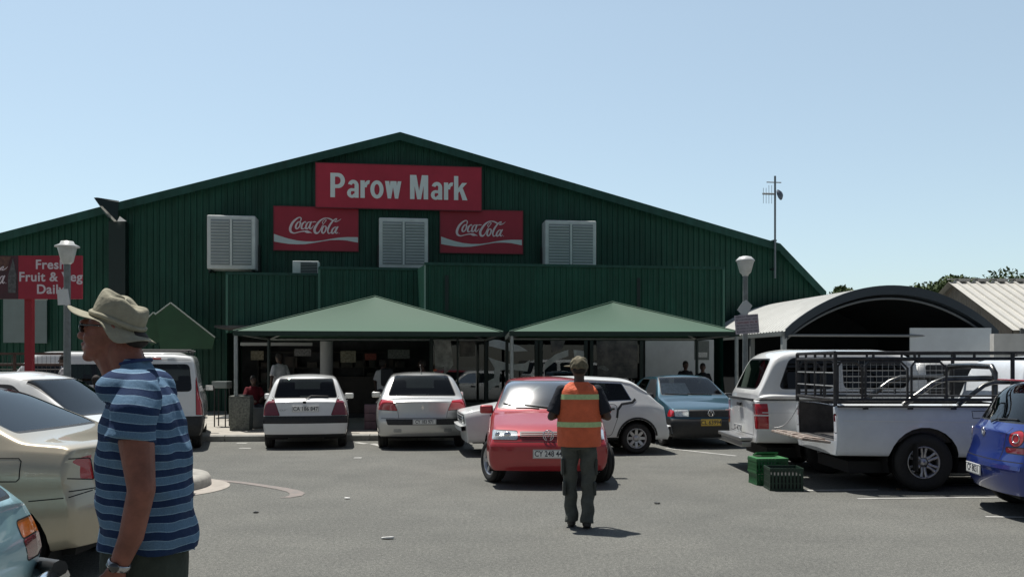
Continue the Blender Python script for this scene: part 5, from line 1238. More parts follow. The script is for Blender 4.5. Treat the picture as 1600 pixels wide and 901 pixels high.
# ---- champagne sedan, tail to the right
S = dict(L=4.35, W2=.86, top=[(0, 1.00), (.06, 1.03), (.50, 1.06), (.62, 1.10), (1.25, 1.40), (1.5, 1.45), (2.3, 1.47), (2.7, 1.40), (3.35, 1.02), (4.1, .80), (4.35, .70)],
         half=[(0, .80), (.5, .85), (3.6, .85), (4.35, .78)], belt=[(0, .96), (.6, .99), (3.2, .93), (4.35, .66)], bot=[(0, .30), (.5, .24), (4.35, .22)], tumble=.42, crown=.035,
         side=[(0, .06), (.1, .025), (.28, .005), (.46, .0), (.6, .01), (.7, .0), (.82, .005), (.92, .03), (1, .055)],
         rear=[(.2, .12), (.3, .06), (.5, .0), (.62, .01), (.7, .05), (1.05, .10)], front=[(.2, .1), (.5, 0), (.7, .1)], rear_curve=.22,
         wheel=(.31, .2, .2, 7, 'spoke'), axles=[.70, 3.45], arch=.05, seat=(2.6, .36, (0, .8)), dash=(2.95, .98), mirrors=(2.95, 1.02, None),
         rear_window=[(-.64, 1.10), (.64, 1.10), (.54, 1.41), (-.54, 1.41)], front_window=[(-.64, 1.04), (.64, 1.04), (.54, 1.41), (-.54, 1.41)],
         side_windows=[[(1.02, 1.07), (1.55, 1.04), (1.55, 1.37), (1.35, 1.36)], [(1.6, 1.04), (2.2, 1.02), (2.2, 1.38), (1.6, 1.38)], [(2.26, 1.02), (3.1, .99), (2.7, 1.34), (2.26, 1.38)]], doors=[[(1.25, .32), (2.2, .32), (2.2, .97), (1.15, .98)], [(2.22, .32), (3.1, .32), (3.1, .94), (2.22, .97)]], handle_z=.9, handlem=goldp,
         side_panels=[('tail_light', [(-.05, .94), (.15, .945), (.22, .91), (.12, .81), (-.05, .77)], M['red']), ('fuel_flap', [(.52, .78), (.77, .78), (.77, .94), (.52, .94)], goldp)],
         lamps=[('tail_light', 'rear', [(.56, .92), (.95, .94), (.95, .82), (.55, .76)], .17, M['red'])],
         seams=[([(.52, .80), (.52, .92), (.54, .94), (.75, .94), (.77, .92), (.77, .80), (.75, .78), (.54, .78), (.52, .80)], 'xz', 1), ([(0.02, .72), (.2, .66), (.46, .64)], 'xz', 1), ([(-.80, .70), (.80, .70)], 'yz', -1),
                ([(.52, .80), (.52, .92), (.54, .94), (.75, .94), (.77, .92), (.77, .80), (.75, .78), (.54, .78), (.52, .80)], 'xz', -1), ([(0.02, .72), (.2, .66), (.46, .64)], 'xz', -1)])
c9, bv = car('sedan_car', 'champagne gold sedan whose tail runs behind the man in the striped shirt', S, goldp, place((-2.95, 7.15), R(180), 4.35), R(180))
plate(c9, skin(bv, 'x', 0, .62, -1, .01), 'CA 904 318', R(-90))

# ---- white hatchback facing right behind the gold one
S = dict(L=3.8, W2=.82, top=[(0, .95), (.1, 1.0), (.5, 1.42), (.8, 1.51), (2.1, 1.53), (2.4, 1.46), (2.95, 1.04), (3.15, .98), (3.6, .82), (3.8, .72)],
         half=[(0, .78), (.5, .82), (3.2, .81), (3.8, .74)], belt=[(0, .92), (.6, .98), (2.9, .94), (3.8, .68)], tumble=.40,
         rear=[(.2, .08), (.5, 0), (.9, .08)], front=[(.2, .1), (.5, 0), (.7, .1)],
         wheel=(.29, .18, .19, 7, 'spoke'), axles=[.62, 3.05], seat=(1.9, .4, (0, .8)), dash=(2.75, .98), mirrors=(2.72, 1.04, None),
         front_window=[(-.65, 1.03), (.65, 1.03), (.55, 1.44), (-.55, 1.44)], rear_window=[(-.6, 1.02), (.6, 1.02), (.5, 1.4), (-.5, 1.4)],
         side_windows=[[(.8, 1.04), (1.6, 1.02), (1.6, 1.40), (1.0, 1.39)], [(1.66, 1.02), (2.72, .99), (2.18, 1.38), (1.66, 1.40)]], doors=[[(.95, .3), (1.62, .3), (1.62, .96), (.95, .98)], [(1.64, .3), (2.8, .3), (2.8, .94), (1.64, .96)]],
         lamps=[('headlight', 'front', [(.42, .80), (.85, .82), (.85, .62), (.42, .62)], .5, M['lampc'])])
c10, bv = car('hatchback_car', 'white hatchback facing right beyond the champagne gold sedan', S, pw, (-5.85, 10.6, 0), R(-2))

# ---- pale turquoise old car at the bottom left corner
S = dict(L=3.6, W2=.75, top=[(0, .95), (.05, 1.0), (.50, 1.28), (.80, 1.34), (2.0, 1.34), (2.6, .98), (3.4, .85), (3.6, .78)],
         half=[(0, .72), (.3, .75), (3.6, .72)], belt=[(0, .86), (.5, .92), (2.6, .88), (3.6, .74)], bot=[(0, .36), (3.6, .30)], tumble=.4,
         rear=[(.3, .10), (.5, .06), (.66, .0), (.72, .0), (.92, .06)], front=[(.3, .1), (.7, 0)], rear_curve=.07,
         wheel=(.28, .16, .18, 8, 'cover'), axles=[.72, 2.95], seat=(1.8, .36, (0, .8)), dash=(2.5, .9), mirrors=(2.4, .95, M['chrome']),
         rear_window=[(-.56, .96), (.56, .96), (.48, 1.26), (-.48, 1.26)], front_window=[(-.56, .96), (.56, .96), (.48, 1.28), (-.48, 1.28)],
         side_windows=[[(.42, .96), (1.5, .95), (1.5, 1.25), (.85, 1.25)], [(1.56, .95), (2.4, .94), (2.05, 1.25), (1.56, 1.25)]], doors=[[(1.3, .36), (2.4, .36), (2.4, .9), (1.3, .92)]],
         lamps=[('indicator', 'rear', [(.48, .855), (.80, .855), (.80, .775), (.50, .765)], .22, M['orange']), ('tail_light', 'rear', [(.50, .765), (.80, .775), (.80, .65), (.55, .65)], .22, M['redd'])])
c11, bv = car('hatchback_car', 'pale turquoise old car with a two-tone tail lamp in the bottom left corner', S, ltblue, place((-2.31, 3.80), R(180), 3.6), R(180))
bp = MB(); bp.tube([(-1.35, -.80, .52), (-1.62, -.79, .53), (-1.83, -.70, .54), (-1.87, -.4, .54), (-1.88, 0, .54), (-1.87, .4, .54), (-1.83, .70, .54), (-1.62, .79, .53), (-1.35, .80, .52)], .055, n=10)
bp.build('bumper', M['chrome'], c11)
for s in (-1, 1): MB().tube([(-1.70, s * .78, .58), (-1.88, s * .62, .60)], .04, n=8).build('over_rider', M['black'], c11)

# ---- white pickup with a canopy
SP = dict(L=5.1, W2=.88, cat='pickup truck', top=[(0, 1.08), (.04, 1.10), (2.3, 1.10), (2.36, 1.12), (2.42, 1.60), (2.5, 1.69), (2.8, 1.72), (3.4, 1.71), (3.65, 1.62), (4.1, 1.12), (4.3, 1.06), (4.9, .96), (5.1, .86)],
          half=[(0, .87), (.3, .88), (4.6, .88), (5.1, .82)], belt=[(0, 1.04), (2.3, 1.05), (4.0, 1.02), (5.1, .84)], bot=[(0, .46), (5.1, .40)], tumble=.25, edge=.0, crown=.05, step=.07,
          rear=[(.4, .02), (1.1, .0)], front=[(.3, .1), (.6, 0), (1.0, .12)], rear_curve=.02,
          wheel=(.37, .24, .20, 6, 'petal'), axles=[1.12, 4.15], arch=.075, wheel_in=.02, seat=(3.1, .62, (0,)), dash=(3.75, 1.12), mirrors=(3.65, 1.18, None), mir=1.2,
          front_window=[(-.66, 1.16), (.66, 1.16), (.6, 1.62), (-.6, 1.62)], side_windows=[[(2.58, 1.14), (3.85, 1.12), (3.42, 1.60), (2.58, 1.60)]], doors=[[(2.52, .5), (3.85, .5), (3.9, 1.08), (2.52, 1.08)]], handle_z=.98,
          side_panels=[('fuel_flap', [(1.72, .93), (1.9, .93), (1.9, 1.02), (1.72, 1.02)], pw2)],
          trims=[('body_crease', [(.1, .90), (5.0, .84)], 'xz', -1, .014, .005, pw2), ('bed_rail', [(.04, 1.075), (2.3, 1.075)], 'xz', -1, .03, .008, pw2)],
          bands=[], lamps=[('tail_light', 'rear', [(.70, 1.03), (.95, 1.03), (.95, .66), (.76, .66)], .2, M['red'])],
          seams=[([(2.42, .5), (2.42, 1.08)], 'xz', -1), ([(1.72, .93), (1.9, .93), (1.9, 1.02), (1.72, 1.02), (1.72, .93)], 'xz', -1)])
S = dict(SP); S['seams'] = SP['seams'] + [([(-.68, 1.03), (-.68, .56), (.68, .56), (.68, 1.03)], 'yz', -1)]
c12, bv = car('pickup_truck', 'white pickup with a tall windowed canopy standing behind the crates', S, pw, place((3.58, 14.05), R(0), 5.1), R(0))
for s in (-1, 1): MB().box(skin(bv, 'y', -2.45, .86, s, .002), (.24, .012, .02)).build('lamp_stripe', M['white'], c12)
SC = dict(L=2.42, W2=.86, top=[(0, 1.16), (.05, 1.25), (.26, 1.70), (.36, 1.79), (.6, 1.83), (2.0, 1.83), (2.25, 1.79), (2.42, 1.68)], half=[(0, .845), (.3, .86), (2.42, .86)], belt=[(0, 1.13), (.2, 1.16), (2.42, 1.16)], bot=[(0, 1.085), (2.42, 1.085)],
          tumble=.17, edge=.01, crown=.05, rear=[(1, .0), (1.8, .0)], front=[(1, 0)], rear_curve=.05, front_curve=.03)
bm = shell(SC)
gl = []; ly = bm.faces.layers.int['part']
for sx in ([(.33, 1.23), (1.16, 1.23), (1.16, 1.70), (.52, 1.70)], [(1.30, 1.23), (2.2, 1.23), (2.32, 1.40), (2.12, 1.69), (1.30, 1.70)]):
    pl = rpoly([(p[0] - 1.21, p[1]) for p in sx], .10)
    gl.append(0)
    for s in (1, -1): cut(bm, pl, 'xz', lambda c, n: c.y * s > .3 and abs(n.y) > .3, 2); cut(bm, shrink(pl, .014), 'xz', lambda c, n: c.y * s > .3 and abs(n.y) > .3, 10 + len(gl) * 2 + (s > 0))
pl = rpoly([(-.64, 1.22), (.64, 1.22), (.58, 1.69), (-.58, 1.69)], .12)
cut(bm, pl, 'yz', lambda c, n: n.x < -.2 and c.x < -.5, 2); cut(bm, shrink(pl, .02), 'yz', lambda c, n: n.x < -.2 and c.x < -.5, 4)
bm.verts.index_update()
cn = extract(bm, {0}, 'canopy', pw, c12); cn.location = (-2.55 + 1.24, 0, .012)
for t, nm, m in ((2, 'window_seal', M['black']), (12, 'canopy_window', M['glassd']), (13, 'canopy_window', M['glassd']), (14, 'canopy_window', M['glassd']), (15, 'canopy_window', M['glassd']), (4, 'rear_window', glass_mat('brown_glass', (.13, .09, .08), .8))):
    extract(bm, {t}, nm, m, cn)
bm.free()
MB().box((-2.555, 0, 1.085), (.03, 1.5, .035), bev=.008).build('tailgate_seal', M['black'], c12)
b = MB(); b.box((-2.64, 0, .50), (.20, 1.40, .05), bev=.015); b.box((-2.62, 0, .42), (.16, 1.30, .09), bev=.02)
for s in (-1, 1): b.box((-2.5, s * .5, .46), (.35, .07, .06))
b.build('step_bumper', mat('dull_chrome', (.4, .4, .4), .3, .8), c12)
plate(c12, (-2.585, 0, .62), 'CA 442 716', R(-90))
MB().box((-2.575, -.02, 1.0), (.03, .2, .05), bev=.01).build('handle', M['black'], c12)

# ---- white open pickup with a cattle cage, tailgate down
S = dict(SP); S['lamps'] = [('tail_light', 'rear', [(.745, .98), (.845, .98), (.845, .74), (.745, .74)], .02, M['redd'])]
S['open'] = [([(.06, -.76), (2.28, -.76), (2.28, .76), (.06, .76)], 'xy'), ([(-.735, .63), (.735, .63), (.735, 1.3), (-.735, 1.3)], 'yz')]; S['open_z'] = 1.05; S['lining'] = False
pb = mat('dented_white_paint', (.62, .66, .70), .42, coat=.5, noise=(3, .08), bump=(1.6, .35, .04))
c13, bv = car('pickup_truck', 'white open pickup with a black load cage and its rusty tailgate hanging open', S, pb, place((4.10, 12.18), R(-1), 5.1), R(-1))
h = 2.55; b = MB()
b.bx(-h + .03, -.24, -.76, .76, .615, .635); b.bx(-h + .05, -.24, .755, .775, .63, 1.07); b.bx(-h + .05, -.24, -.775, -.755, .63, 1.07); b.bx(-.26, -.24, -.76, .76, .63, 1.09)
b.bx(-h + .05, -.24, .77, .86, 1.065, 1.085); b.bx(-h + .05, -.24, -.86, -.77, 1.065, 1.085)
for s in (-1, 1): b.bx(-2.0 + .22, -1.05, s * .76, s * .56, .63, .83)
b.build('load_bed', mat('shaded_bed', (.055, .052, .05), .8, noise=(7, .5)), c13)  # near-black colour carries the shade inside the load bed
b = MB(); T = Matrix.Translation((-h, 0, .63)) @ Matrix.Rotation(R(-83), 4, 'Y') @ Matrix.Diagonal((1, 1, .80, 1))
b.box((-.02, 0, .24), (.035, 1.46, .46), M=T, bev=.01)
for y in (-.5, 0, .5): b.box((.004, y, .24), (.02, .30, .34), M=T, bev=.008)
tg = b.build('tailgate', mat('rusty_tailgate', (.42, .38, .34), .7, noise=(9, .3, (.12, .07, .05))), c13)
ch = MB()
for s in (1,):
    a = Vector((-h + .02, s * .74, 1.02)); e_ = Vector((-h - .34, s * .71, .70)); pts = [a.lerp(e_, t) + Vector((0, 0, -.10 * math.sin(math.pi * t))) for t in np.linspace(0, 1, 18)]
    for i in range(len(pts) - 1): ch.tube([pts[i], pts[i + 1]], [.010, .005], n=5)
ch.build('chain', M['steelg'], c13)
cg = MB(); br = .022; zt_, zm, zl = 1.76, 1.68, 1.16
def bar(p, q, r=.017): cg.tube([p, q], r, n=8)
for s in (-1, 1):
    y = s * .80
    bar((-h + .02, y, zt_), (2.0, y, zt_ - .0), .016); bar((-h + .02, y, zm), (2.0, y, zm), .021); bar((-h + .02, y, zl), (-.3, y, zl), .020); bar((-h + .02, y, zl + .05), (-.3, y, zl + .05), .012)
    for x in (-h + .02, -h + .5, -h + 1.02, -h + 1.52, -.78, -.3): bar((x, y, 1.08 if x in (-h + .02, -.3) else zm), (x, y, zt_), .018)
    for x in (-h + .02, -.3): bar((x, y, 1.08), (x, y, zt_), .026)
    for x in (.6, 1.98): bar((x, y * .9, 1.62), (x, y, zt_), .018)
    for x0, x1 in ((-h + .05, -h + .36), (-h + .4, -h + .93), (-h + .98, -h + 1.42)):      # rounded mesh frames
        cg.tube([(x0, y, zl), (x0, y, zm - .10), (x0 + .04, y, zm - .04), (x1 - .08, y, zm - .04), (x1, y, zm - .12), (x1, y, zl)], .016, n=8)
for z in (zt_, zm, zl): bar((-h + .02, -.8, z), (-h + .02, .8, z), .022)
bar((2.0, -.8, zt_), (2.0, .8, zt_)); bar((-.3, -.8, zm), (-.3, .8, zm))
for y in (-.4, 0, .4): bar((-h + .02, y, zl), (-h + .02, y, zt_), .018)
cage = cg.build('load_cage', mat('cage_steel', (.05, .05, .052), .5, .5, noise=(15, .4)), c13)
wm = MB()
for s in (-1,):
    y = s * .80
    for x in np.arange(-h + .09, -h + 1.42, .075): wm.tube([(x, y, zl), (x, y, zm)], .0025, n=4, caps=False)
    for z in np.arange(zl + .07, zm, .075): wm.tube([(-h + .03, y, z), (-h + 1.42, y, z)], .0025, n=4, caps=False)
for z in np.arange(zl + .17, zm, .17): wm.tube([(-h + .02, -.8, z), (-h + .02, .8, z)], .010, n=6)
wm.build('wire_mesh', M['steelg'], cage)
rb = MB()
for x, r_ in ((-1.35, .038), (-.62, .038)): pass
for s in (-1, 1):
    rb.tube([(-1.62, s * .68, 1.09), (-1.25, s * .68, 1.36), (-1.1, s * .68, 1.42), (-.5, s * .66, 1.43)], .038, n=12)
    rb.tube([(-.45, s * .66, 1.09), (-.45, s * .66, 1.50), (-.45, s * .58, 1.58), (-.45, 0, 1.59)], .038, n=12)
    rb.tube([(-.95, s * .72, 1.09), (-.62, s * .72, 1.34), (-.5, s * .72, 1.38), (.1, s * .72, 1.39)], .03, n=12)
rb.build('roll_bar', mat('roll_bar_metal', (.13, .13, .125), .3, 1.0, noise=(6, .4)), c13)
for x in (-2.18, -1.62, -1.08, -.5):
    hk = MB(); hk.box((x, -.885, 1.055), (.07, .02, .03), bev=.006); hk.build('tie_hook', M['black'], c13)
mb_ = MB(); mb_.box((-1.0 - .95, 0, .5), (.9, 1.2, .14)); mb_.box((-h + .12, 0, .52), (.1, 1.5, .12)); mb_.build('chassis', M['dark'], c13)
MB().box((-1.56, -.86, .44), (.02, .20, .34)).build('mud_flap', M['rubber'], c13)
MB().lathe([(.14, -.1), (.36, -.11), (.38, -.05), (.38, .05), (.36, .11), (.14, .1), (.12, 0)], c=(0, 0, 0), n=32).build('spare_wheel', M['rubber'], c13).location = (-1.95, 0, .47)
MB().box((-2.2 - .0, -.872, .86), (.10, .004, .012)).build('scratch', M['black'], c13)
# ================================================================ people
skin_d = mat('skin_sunburnt', (.23, .088, .060), .5, spec=.4, noise=(11, .30), bump=(90, .5, .004)); skin_b = mat('skin_dark', (.075, .042, .03), .55, noise=(20, .15)); hair_m = mat('hair_dark', (.02, .016, .014), .8, noise=(60, .4))
def cap_(b, p, q, r0, r1, n=10, flat=1.0):
    p = Vector(p); q = Vector(q); pts = [p.lerp(q, t) for t in np.linspace(0, 1, 5)]; b.tube(pts, list(np.linspace(r0, r1, 5)), n=n, flat=flat); b.ell(p, r0, 8); b.ell(q, r1, 8)
def hand(b, wrist, d, palm_n, s=1.0, curl=.5):
    "palm, four unequal bent fingers and a thumb leaving the side of the palm"
    d = Vector(d).normalized(); nrm = Vector(palm_n); nrm = (nrm - d * nrm.dot(d)).normalized(); sd_ = d.cross(nrm)
    w = Vector(wrist)
    for k in range(4): cap_(b, w + sd_ * (-.027 + .018 * k) * s * .7, w + (d * .085 + sd_ * (-.03 + .02 * k)) * s, .016 * s, .0125 * s, 8)
    for k, L in enumerate((.062, .075, .072, .056)):
        p = w + (d * .085 + sd_ * (-.031 + .0207 * k)) * s; a = d; 
        for j, f in enumerate((.45, .32, .25)):
            ang = curl * (.5 + .5 * j); a = (a * math.cos(ang) + nrm * math.sin(ang)).normalized(); q = p + a * L * f * s * 1.2; cap_(b, p, q, .0098 * s, .0088 * s, 7); p = q
    p = w + (d * .02 - sd_ * .028) * s; q = p + (d * .035 - sd_ * .026 + nrm * .012) * s; cap_(b, p, q, .014 * s, .011 * s, 7); cap_(b, q, q + (d * .034 - sd_ * .004 + nrm * .012) * s, .011 * s, .009 * s, 7)

# ---- man in a striped shirt, close to the camera, in profile facing left
MY, MS = 3.33, 1400 / 3.33
mx0 = (222 - 800) / MS
man = thing('person', 'man in a blue striped T-shirt and pale bucket hat walking left close to the camera', 'person', (mx0, MY, 0))
def P(u, v, y=0): return Vector(((u - 222) / MS, y, CAMH + (HOR - v) / MS))
Pn = P
def Pp(u, v, y=0):
    'point at depth MY + y that the photo shows at u, v'
    Y = MY + y; return Vector(((u - 800) * Y / FPX - mx0, y, CAMH + (HOR - v) * Y / FPX))
b = MB()
# head
b.ell(P(184, 509), (.088, .070, .086), 14); b.ell(P(162, 524), (.066, .062, .088), 12); b.ell(P(152, 545), (.048, .053, .042), 10); b.ell(P(139, 557), (.024, .026, .019), 8); b.ell(P(136, 504), (.018, .050, .016), 8)
cap_(b, P(137, 509), P(127, 524), .012, .0155, 8); b.ell(P(131, 526, -.011), (.012, .010, .009), 8); b.ell(P(131, 526, .011), (.012, .010, .009), 8)
b.ell(P(133, 537), (.013, .026, .0075), 8); b.ell(P(134, 544.5), (.013, .023, .0075), 8); b.ell(P(150, 528, -.040), (.030, .020, .026), 8); b.ell(P(150, 528, .040), (.030, .020, .026), 8)
b.ell(P(141, 513, -.030), (.014, .017, .011), 8); b.ell(P(141, 513, .030), (.014, .017, .011), 8)
for s in (-1, 1):
    b.ell(P(190, 520, s * .080), (.018, .009, .031), 8); b.ell(P(187, 528, s * .078), (.010, .009, .012), 8)
# neck, folds of the throat, shoulders and torso under the shirt
cap_(b, P(192, 545), P(212, 600), .062, .070, 14); cap_(b, P(166, 552), P(186, 596), .040, .050, 12); cap_(b, P(158, 560), P(172, 580), .026, .03, 10)
b.ell(P(225, 655), (.09, .14, .12), 12); b.ell(P(226, 760), (.12, .14, .18), 12); cap_(b, P(232, 850, .07), P(236, 1000, .09), .085, .075, 12); cap_(b, P(228, 850, -.07), P(222, 1000, -.09), .085, .075, 12)
# near arm and hand
AJ = [Pp(219, 618, -.165), Pp(213, 690, -.215), Pp(221, 765, -.24), Pp(205, 838, -.24), Pp(181, 893, -.235)]
b.tube(AJ, [.045, .060, .047, .042, .030], n=16, flat=1.0); b.ell(AJ[2], .045, 8); b.ell(AJ[0], .045, 8); b.ell(Pp(214, 800, -.24), (.038, .036, .05), 8)
hand(b, Pp(180, 896, -.235), (-.35, -.02, -.93), (-.3, 1, .1), 1.06, .45)
# far arm
FJ = [P(216, 612, .175), P(214, 700, .232), P(238, 765, .262), P(222, 840, .27), P(200, 905, .26)]
b.tube(FJ, [.060, .054, .045, .040, .030], n=12); b.ell(FJ[2], .045, 8); hand(b, P(199, 908, .26), (-.3, .02, -.95), (-.3, -1, .1), 1.06, .45)
for s in (-1, 1): b.tube([P(226, 900, s * .09), P(230 + s * 8, 1020, s * .10), P(238 - s * 10, 1120, s * .10), P(240 - s * 16, 1218, s * .10)], [.085, .062, .055, .04], n=12)
body = remesh(b, 'body', skin_d, man, voxel=.0055, smooth=4)
for s in (-1, 1):
    b = MB(); p = P(240 - s * 16, 0, s * .10); b.ell((p.x - .08, p.y, .05), (.145, .052, .05), 10); b.ell((p.x + .02, p.y, .075), (.06, .045, .07), 8); remesh(b, 'shoe', M['black'], man, voxel=.012, smooth=3)
# shirt: back outline and belly traced, stripes woven in
def stripe_mat(name, pz=.0565, off=.0):
    m = mat(name, (.03, .06, .16), .85, spec=.2, bump=(9, .35, .03)); n = m.node_tree.nodes; l = m.node_tree.links; b_ = n['Principled BSDF']
    tc = n.new('ShaderNodeTexCoord'); sp = n.new('ShaderNodeSeparateXYZ'); l.new(tc.outputs['Object'], sp.inputs[0])
    nz = n.new('ShaderNodeTexNoise'); nz.inputs['Scale'].default_value = 4; l.new(tc.outputs['Object'], nz.inputs[0])
    def math_(op, a, c, v=None):
        x = n.new('ShaderNodeMath'); x.operation = op
        for i, q in enumerate((a, c)):
            if q is None: continue
            if isinstance(q, (int, float)): x.inputs[i].default_value = q
            else: l.new(q, x.inputs[i])
        return x.outputs[0]
    w = math_('MULTIPLY', nz.outputs[0], .055); tilt = math_('MULTIPLY', sp.outputs['X'], .10); z = math_('ADD', math_('ADD', sp.outputs['Z'], w), tilt)
    f = math_('FRACT', math_('DIVIDE', math_('ADD', z, off), pz), None)
    r = n.new('ShaderNodeValToRGB'); cr = r.color_ramp; cr.interpolation = 'CONSTANT'
    cols = [(0, (.016, .036, .095)), (.47, (.22, .34, .46)), (.51, (.105, .19, .29)), (.96, (.22, .34, .46))]
    cr.elements[0].position = 0; cr.elements[0].color = (*cols[0][1], 1); cr.elements[1].position = .46; cr.elements[1].color = (*cols[1][1], 1)
    for p_, c_ in cols[2:]: e = cr.elements.new(p_); e.color = (*c_, 1)
    l.new(f, r.inputs[0]); t2 = n.new('ShaderNodeTexNoise'); t2.inputs['Scale'].default_value = 220; l.new(tc.outputs['Object'], t2.inputs[0])
    mx = n.new('ShaderNodeMix'); mx.data_type = 'RGBA'; mx.blend_type = 'OVERLAY'; mx.inputs[0].default_value = .35; l.new(r.outputs[0], mx.inputs[6]); l.new(t2.outputs[0], mx.inputs[7]); l.new(mx.outputs[2], b_.inputs['Base Color'])
    return m
b = MB()
prof = [(560, 200, 229, .066), (572, 192, 236, .09), (585, 188, 245, .12), (600, 180, 261, .150), (625, 170, 279, .180), (660, 154, 294, .210), (700, 150, 301, .205), (740, 149, 305, .200), (780, 150, 308, .200), (820, 151, 311, .205), (853, 152, 312, .205)]
n = 32; vs = []; rs = []
fold = lambda q, v: .006 * math.sin(q * 5 + v * .045) + .004 * math.sin(q * 9 - v * .08 + 1) + .005 * math.sin(v * .11 + q * 2) * (v > 690)
for (v, ua, ub, hw) in prof:
    c = P((ua + ub) / 2, v); rx = ((ub - ua) / 2 - 10 * min(1, max(0, (v - 572) / 60))) / MS; hw *= .93
    for k in range(n):
        q = 2 * math.pi * k / n; cs, sn = math.cos(q), math.sin(q); e = .95
        vs.append(c + Vector((math.copysign(abs(cs) ** e, cs) * (rx + fold(q, v)), math.copysign(abs(sn) ** e, sn) * (hw + fold(q + 1, v)), (-.012 * cs if v > 840 else 0))))
m_ = len(prof); fs = [(i * n + k, i * n + (k + 1) % n, (i + 1) * n + (k + 1) % n, (i + 1) * n + k) for i in range(m_ - 1) for k in range(n)] + [list(range(n)), list(range((m_ - 1) * n, m_ * n))[::-1]]
b.add(vs, fs, True)
for s in (-1, 1):
    Q = Pp if s < 0 else P
    b.tube([Q(218, 600, s * .10), Q(218, 616, s * .155), Q(210, 645, s * .195), Q(203, 690, s * .218)], [.068, .076, .080, .086], n=20); b.ell(P(216, 604, s * .14), (.085, .08, .07), 10)
shirt = remesh(b, 'tshirt', stripe_mat('striped_jersey'), man, voxel=.0075, smooth=3, post=lambda c: c + Vector((.0035 * math.sin(c.z * 42 + c.x * 30), .005 * math.sin(c.z * 30 + c.x * 17 + c.y * 9), 0)))
cl_ = MB(); cl_.tube([P(211 + 23 * math.cos(q), 566 - 5 * math.cos(q), .070 * math.sin(q)) for q in np.linspace(0, 2 * math.pi, 26)], .007, n=6, caps=False); cl_.build('collar', mat('collar_blue', (.02, .04, .13), .85), man)
b = MB()
vs = []; prof2 = [(838, 156, 296, .195), (870, 154, 300, .20), (905, 155, 299, .195), (960, 160, 292, .18)]
for (v, ua, ub, hw) in prof2:
    c = P((ua + ub) / 2, v)
    for k in range(n): q = 2 * math.pi * k / n; vs.append(c + Vector((math.cos(q) * ((ub - ua) / 2 - 10) / MS, math.sin(q) * hw * .92, 0)))
b.add(vs, [(i * n + k, i * n + (k + 1) % n, (i + 1) * n + (k + 1) % n, (i + 1) * n + k) for i in range(3) for k in range(n)] + [list(range(n)), list(range(3 * n, 4 * n))[::-1]], True)
for s in (-1, 1): b.tube([P(226, 930, s * .09), P(230 + s * 8, 1020, s * .10), P(238 - s * 10, 1120, s * .10), P(240 - s * 16, 1200, s * .10)], [.13, .105, .09, .085], n=16)
remesh(b, 'trousers', mat('olive_trousers', (.045, .055, .045), .85, spec=.2, noise=(7, .25), bump=(16, .6, .03)), man, voxel=.011, smooth=3)
# bucket hat: crown tilted back, brim drooping over the ear
hatm = mat('hat_cotton', (.31, .295, .225), .9, spec=.15, noise=(26, .14), bump=(40, .5, .012)); hc = P(184, 502); T = Matrix.Translation(hc) @ Matrix.Rotation(R(21), 4, 'Y') @ Matrix.Scale(.80, 4)
b = MB(); n = 56; vs = []
cp = [(1.0, -.012), (1.03, .02), (1.02, .055), (.98, .085), (.90, .104), (.74, .108), (.5, .102), (.25, .098), (.02, .097)]
for (f, z) in cp:
    for k in range(n):
        q = 2 * math.pi * k / n; w = 1 + .010 * math.sin(q * 7 + z * 60) + .012 * math.sin(q * 3 + 1); zz = z + (.010 * math.sin(q * 4 + .5) if z > .08 else 0) + (.012 * -math.cos(q) if z > .07 else 0) + (.007 * math.exp(-((q - 4.0) / .5) ** 2) if .08 < z and f > .6 else 0)
        vs.append(T @ Vector((f * .119 * w * math.cos(q), f * .101 * w * math.sin(q), zz)))
fs = [(i * n + k, i * n + (k + 1) % n, (i + 1) * n + (k + 1) % n, (i + 1) * n + k) for i in range(len(cp) - 1) for k in range(n)] + [list(range((len(cp) - 1) * n, len(cp) * n))]
b.add(vs, fs, True); crown = b.build('hat', hatm, man, fixn=True)
sm = crown.modifiers.new('s', 'SUBSURF'); sm.levels = sm.render_levels = 1
def brim_pt(q, t):
    c = math.cos(q); s_ = math.sin(q)            # q = pi is the front (-x)
    front = max(0, -c) ** 1.5; side = abs(s_) ** 1.3; back = max(0, c) ** 2
    L = .100 * front + .046 * side * (1 - .2 * front) + .062 * back + .012
    g_ = min(1, max(0, (c + .22) / .85)); g_ = g_ * g_ * (3 - 2 * g_); droop = .002 + .004 * side + .072 * g_ * (1 - .55 * back) + .006 * math.sin(q * 5 + .7) * t
    lift = .022 * back * t * t
    return Vector(((.119 + L * t * (1 - .35 * side)) * c, (.101 + L * t * (1 - .35 * side)) * s_, -.012 - droop * t ** 1.2 + lift))
b = MB(); vs = []; m_ = 7
for off in (0, -.003):
    for i in range(m_):
        for k in range(n): p = brim_pt(2 * math.pi * k / n, i / (m_ - 1)); vs.append(T @ (p + Vector((0, 0, off))))
fs = []
for o_ in (0, 1):
    for i in range(m_ - 1):
        for k in range(n): a = o_ * m_ * n + i * n + k; c_ = o_ * m_ * n + i * n + (k + 1) % n; fs.append((a, c_, c_ + n, a + n))
for k in range(n): a = (m_ - 1) * n + k; c_ = (m_ - 1) * n + (k + 1) % n; fs.append((a, c_, c_ + m_ * n, a + m_ * n))
b.add(vs, fs, True); b.build('hat_brim', hatm, crown, fixn=True)
b = MB(); b.tube([T @ Vector((.123 * math.cos(q), .105 * math.sin(q), .006 + .004 * math.sin(3 * q))) for q in np.linspace(0, 2 * math.pi, 48)], .010, n=6, caps=False, flat=1.0); b.build('hat_band', hatm, crown)
b = MB()                                     # hair at the nape, sunglasses, watch
b.ell(P(213, 530), (.042, .062, .036), 10); remesh(b, 'hair', hair_m, man, voxel=.008, smooth=2)
b = MB()
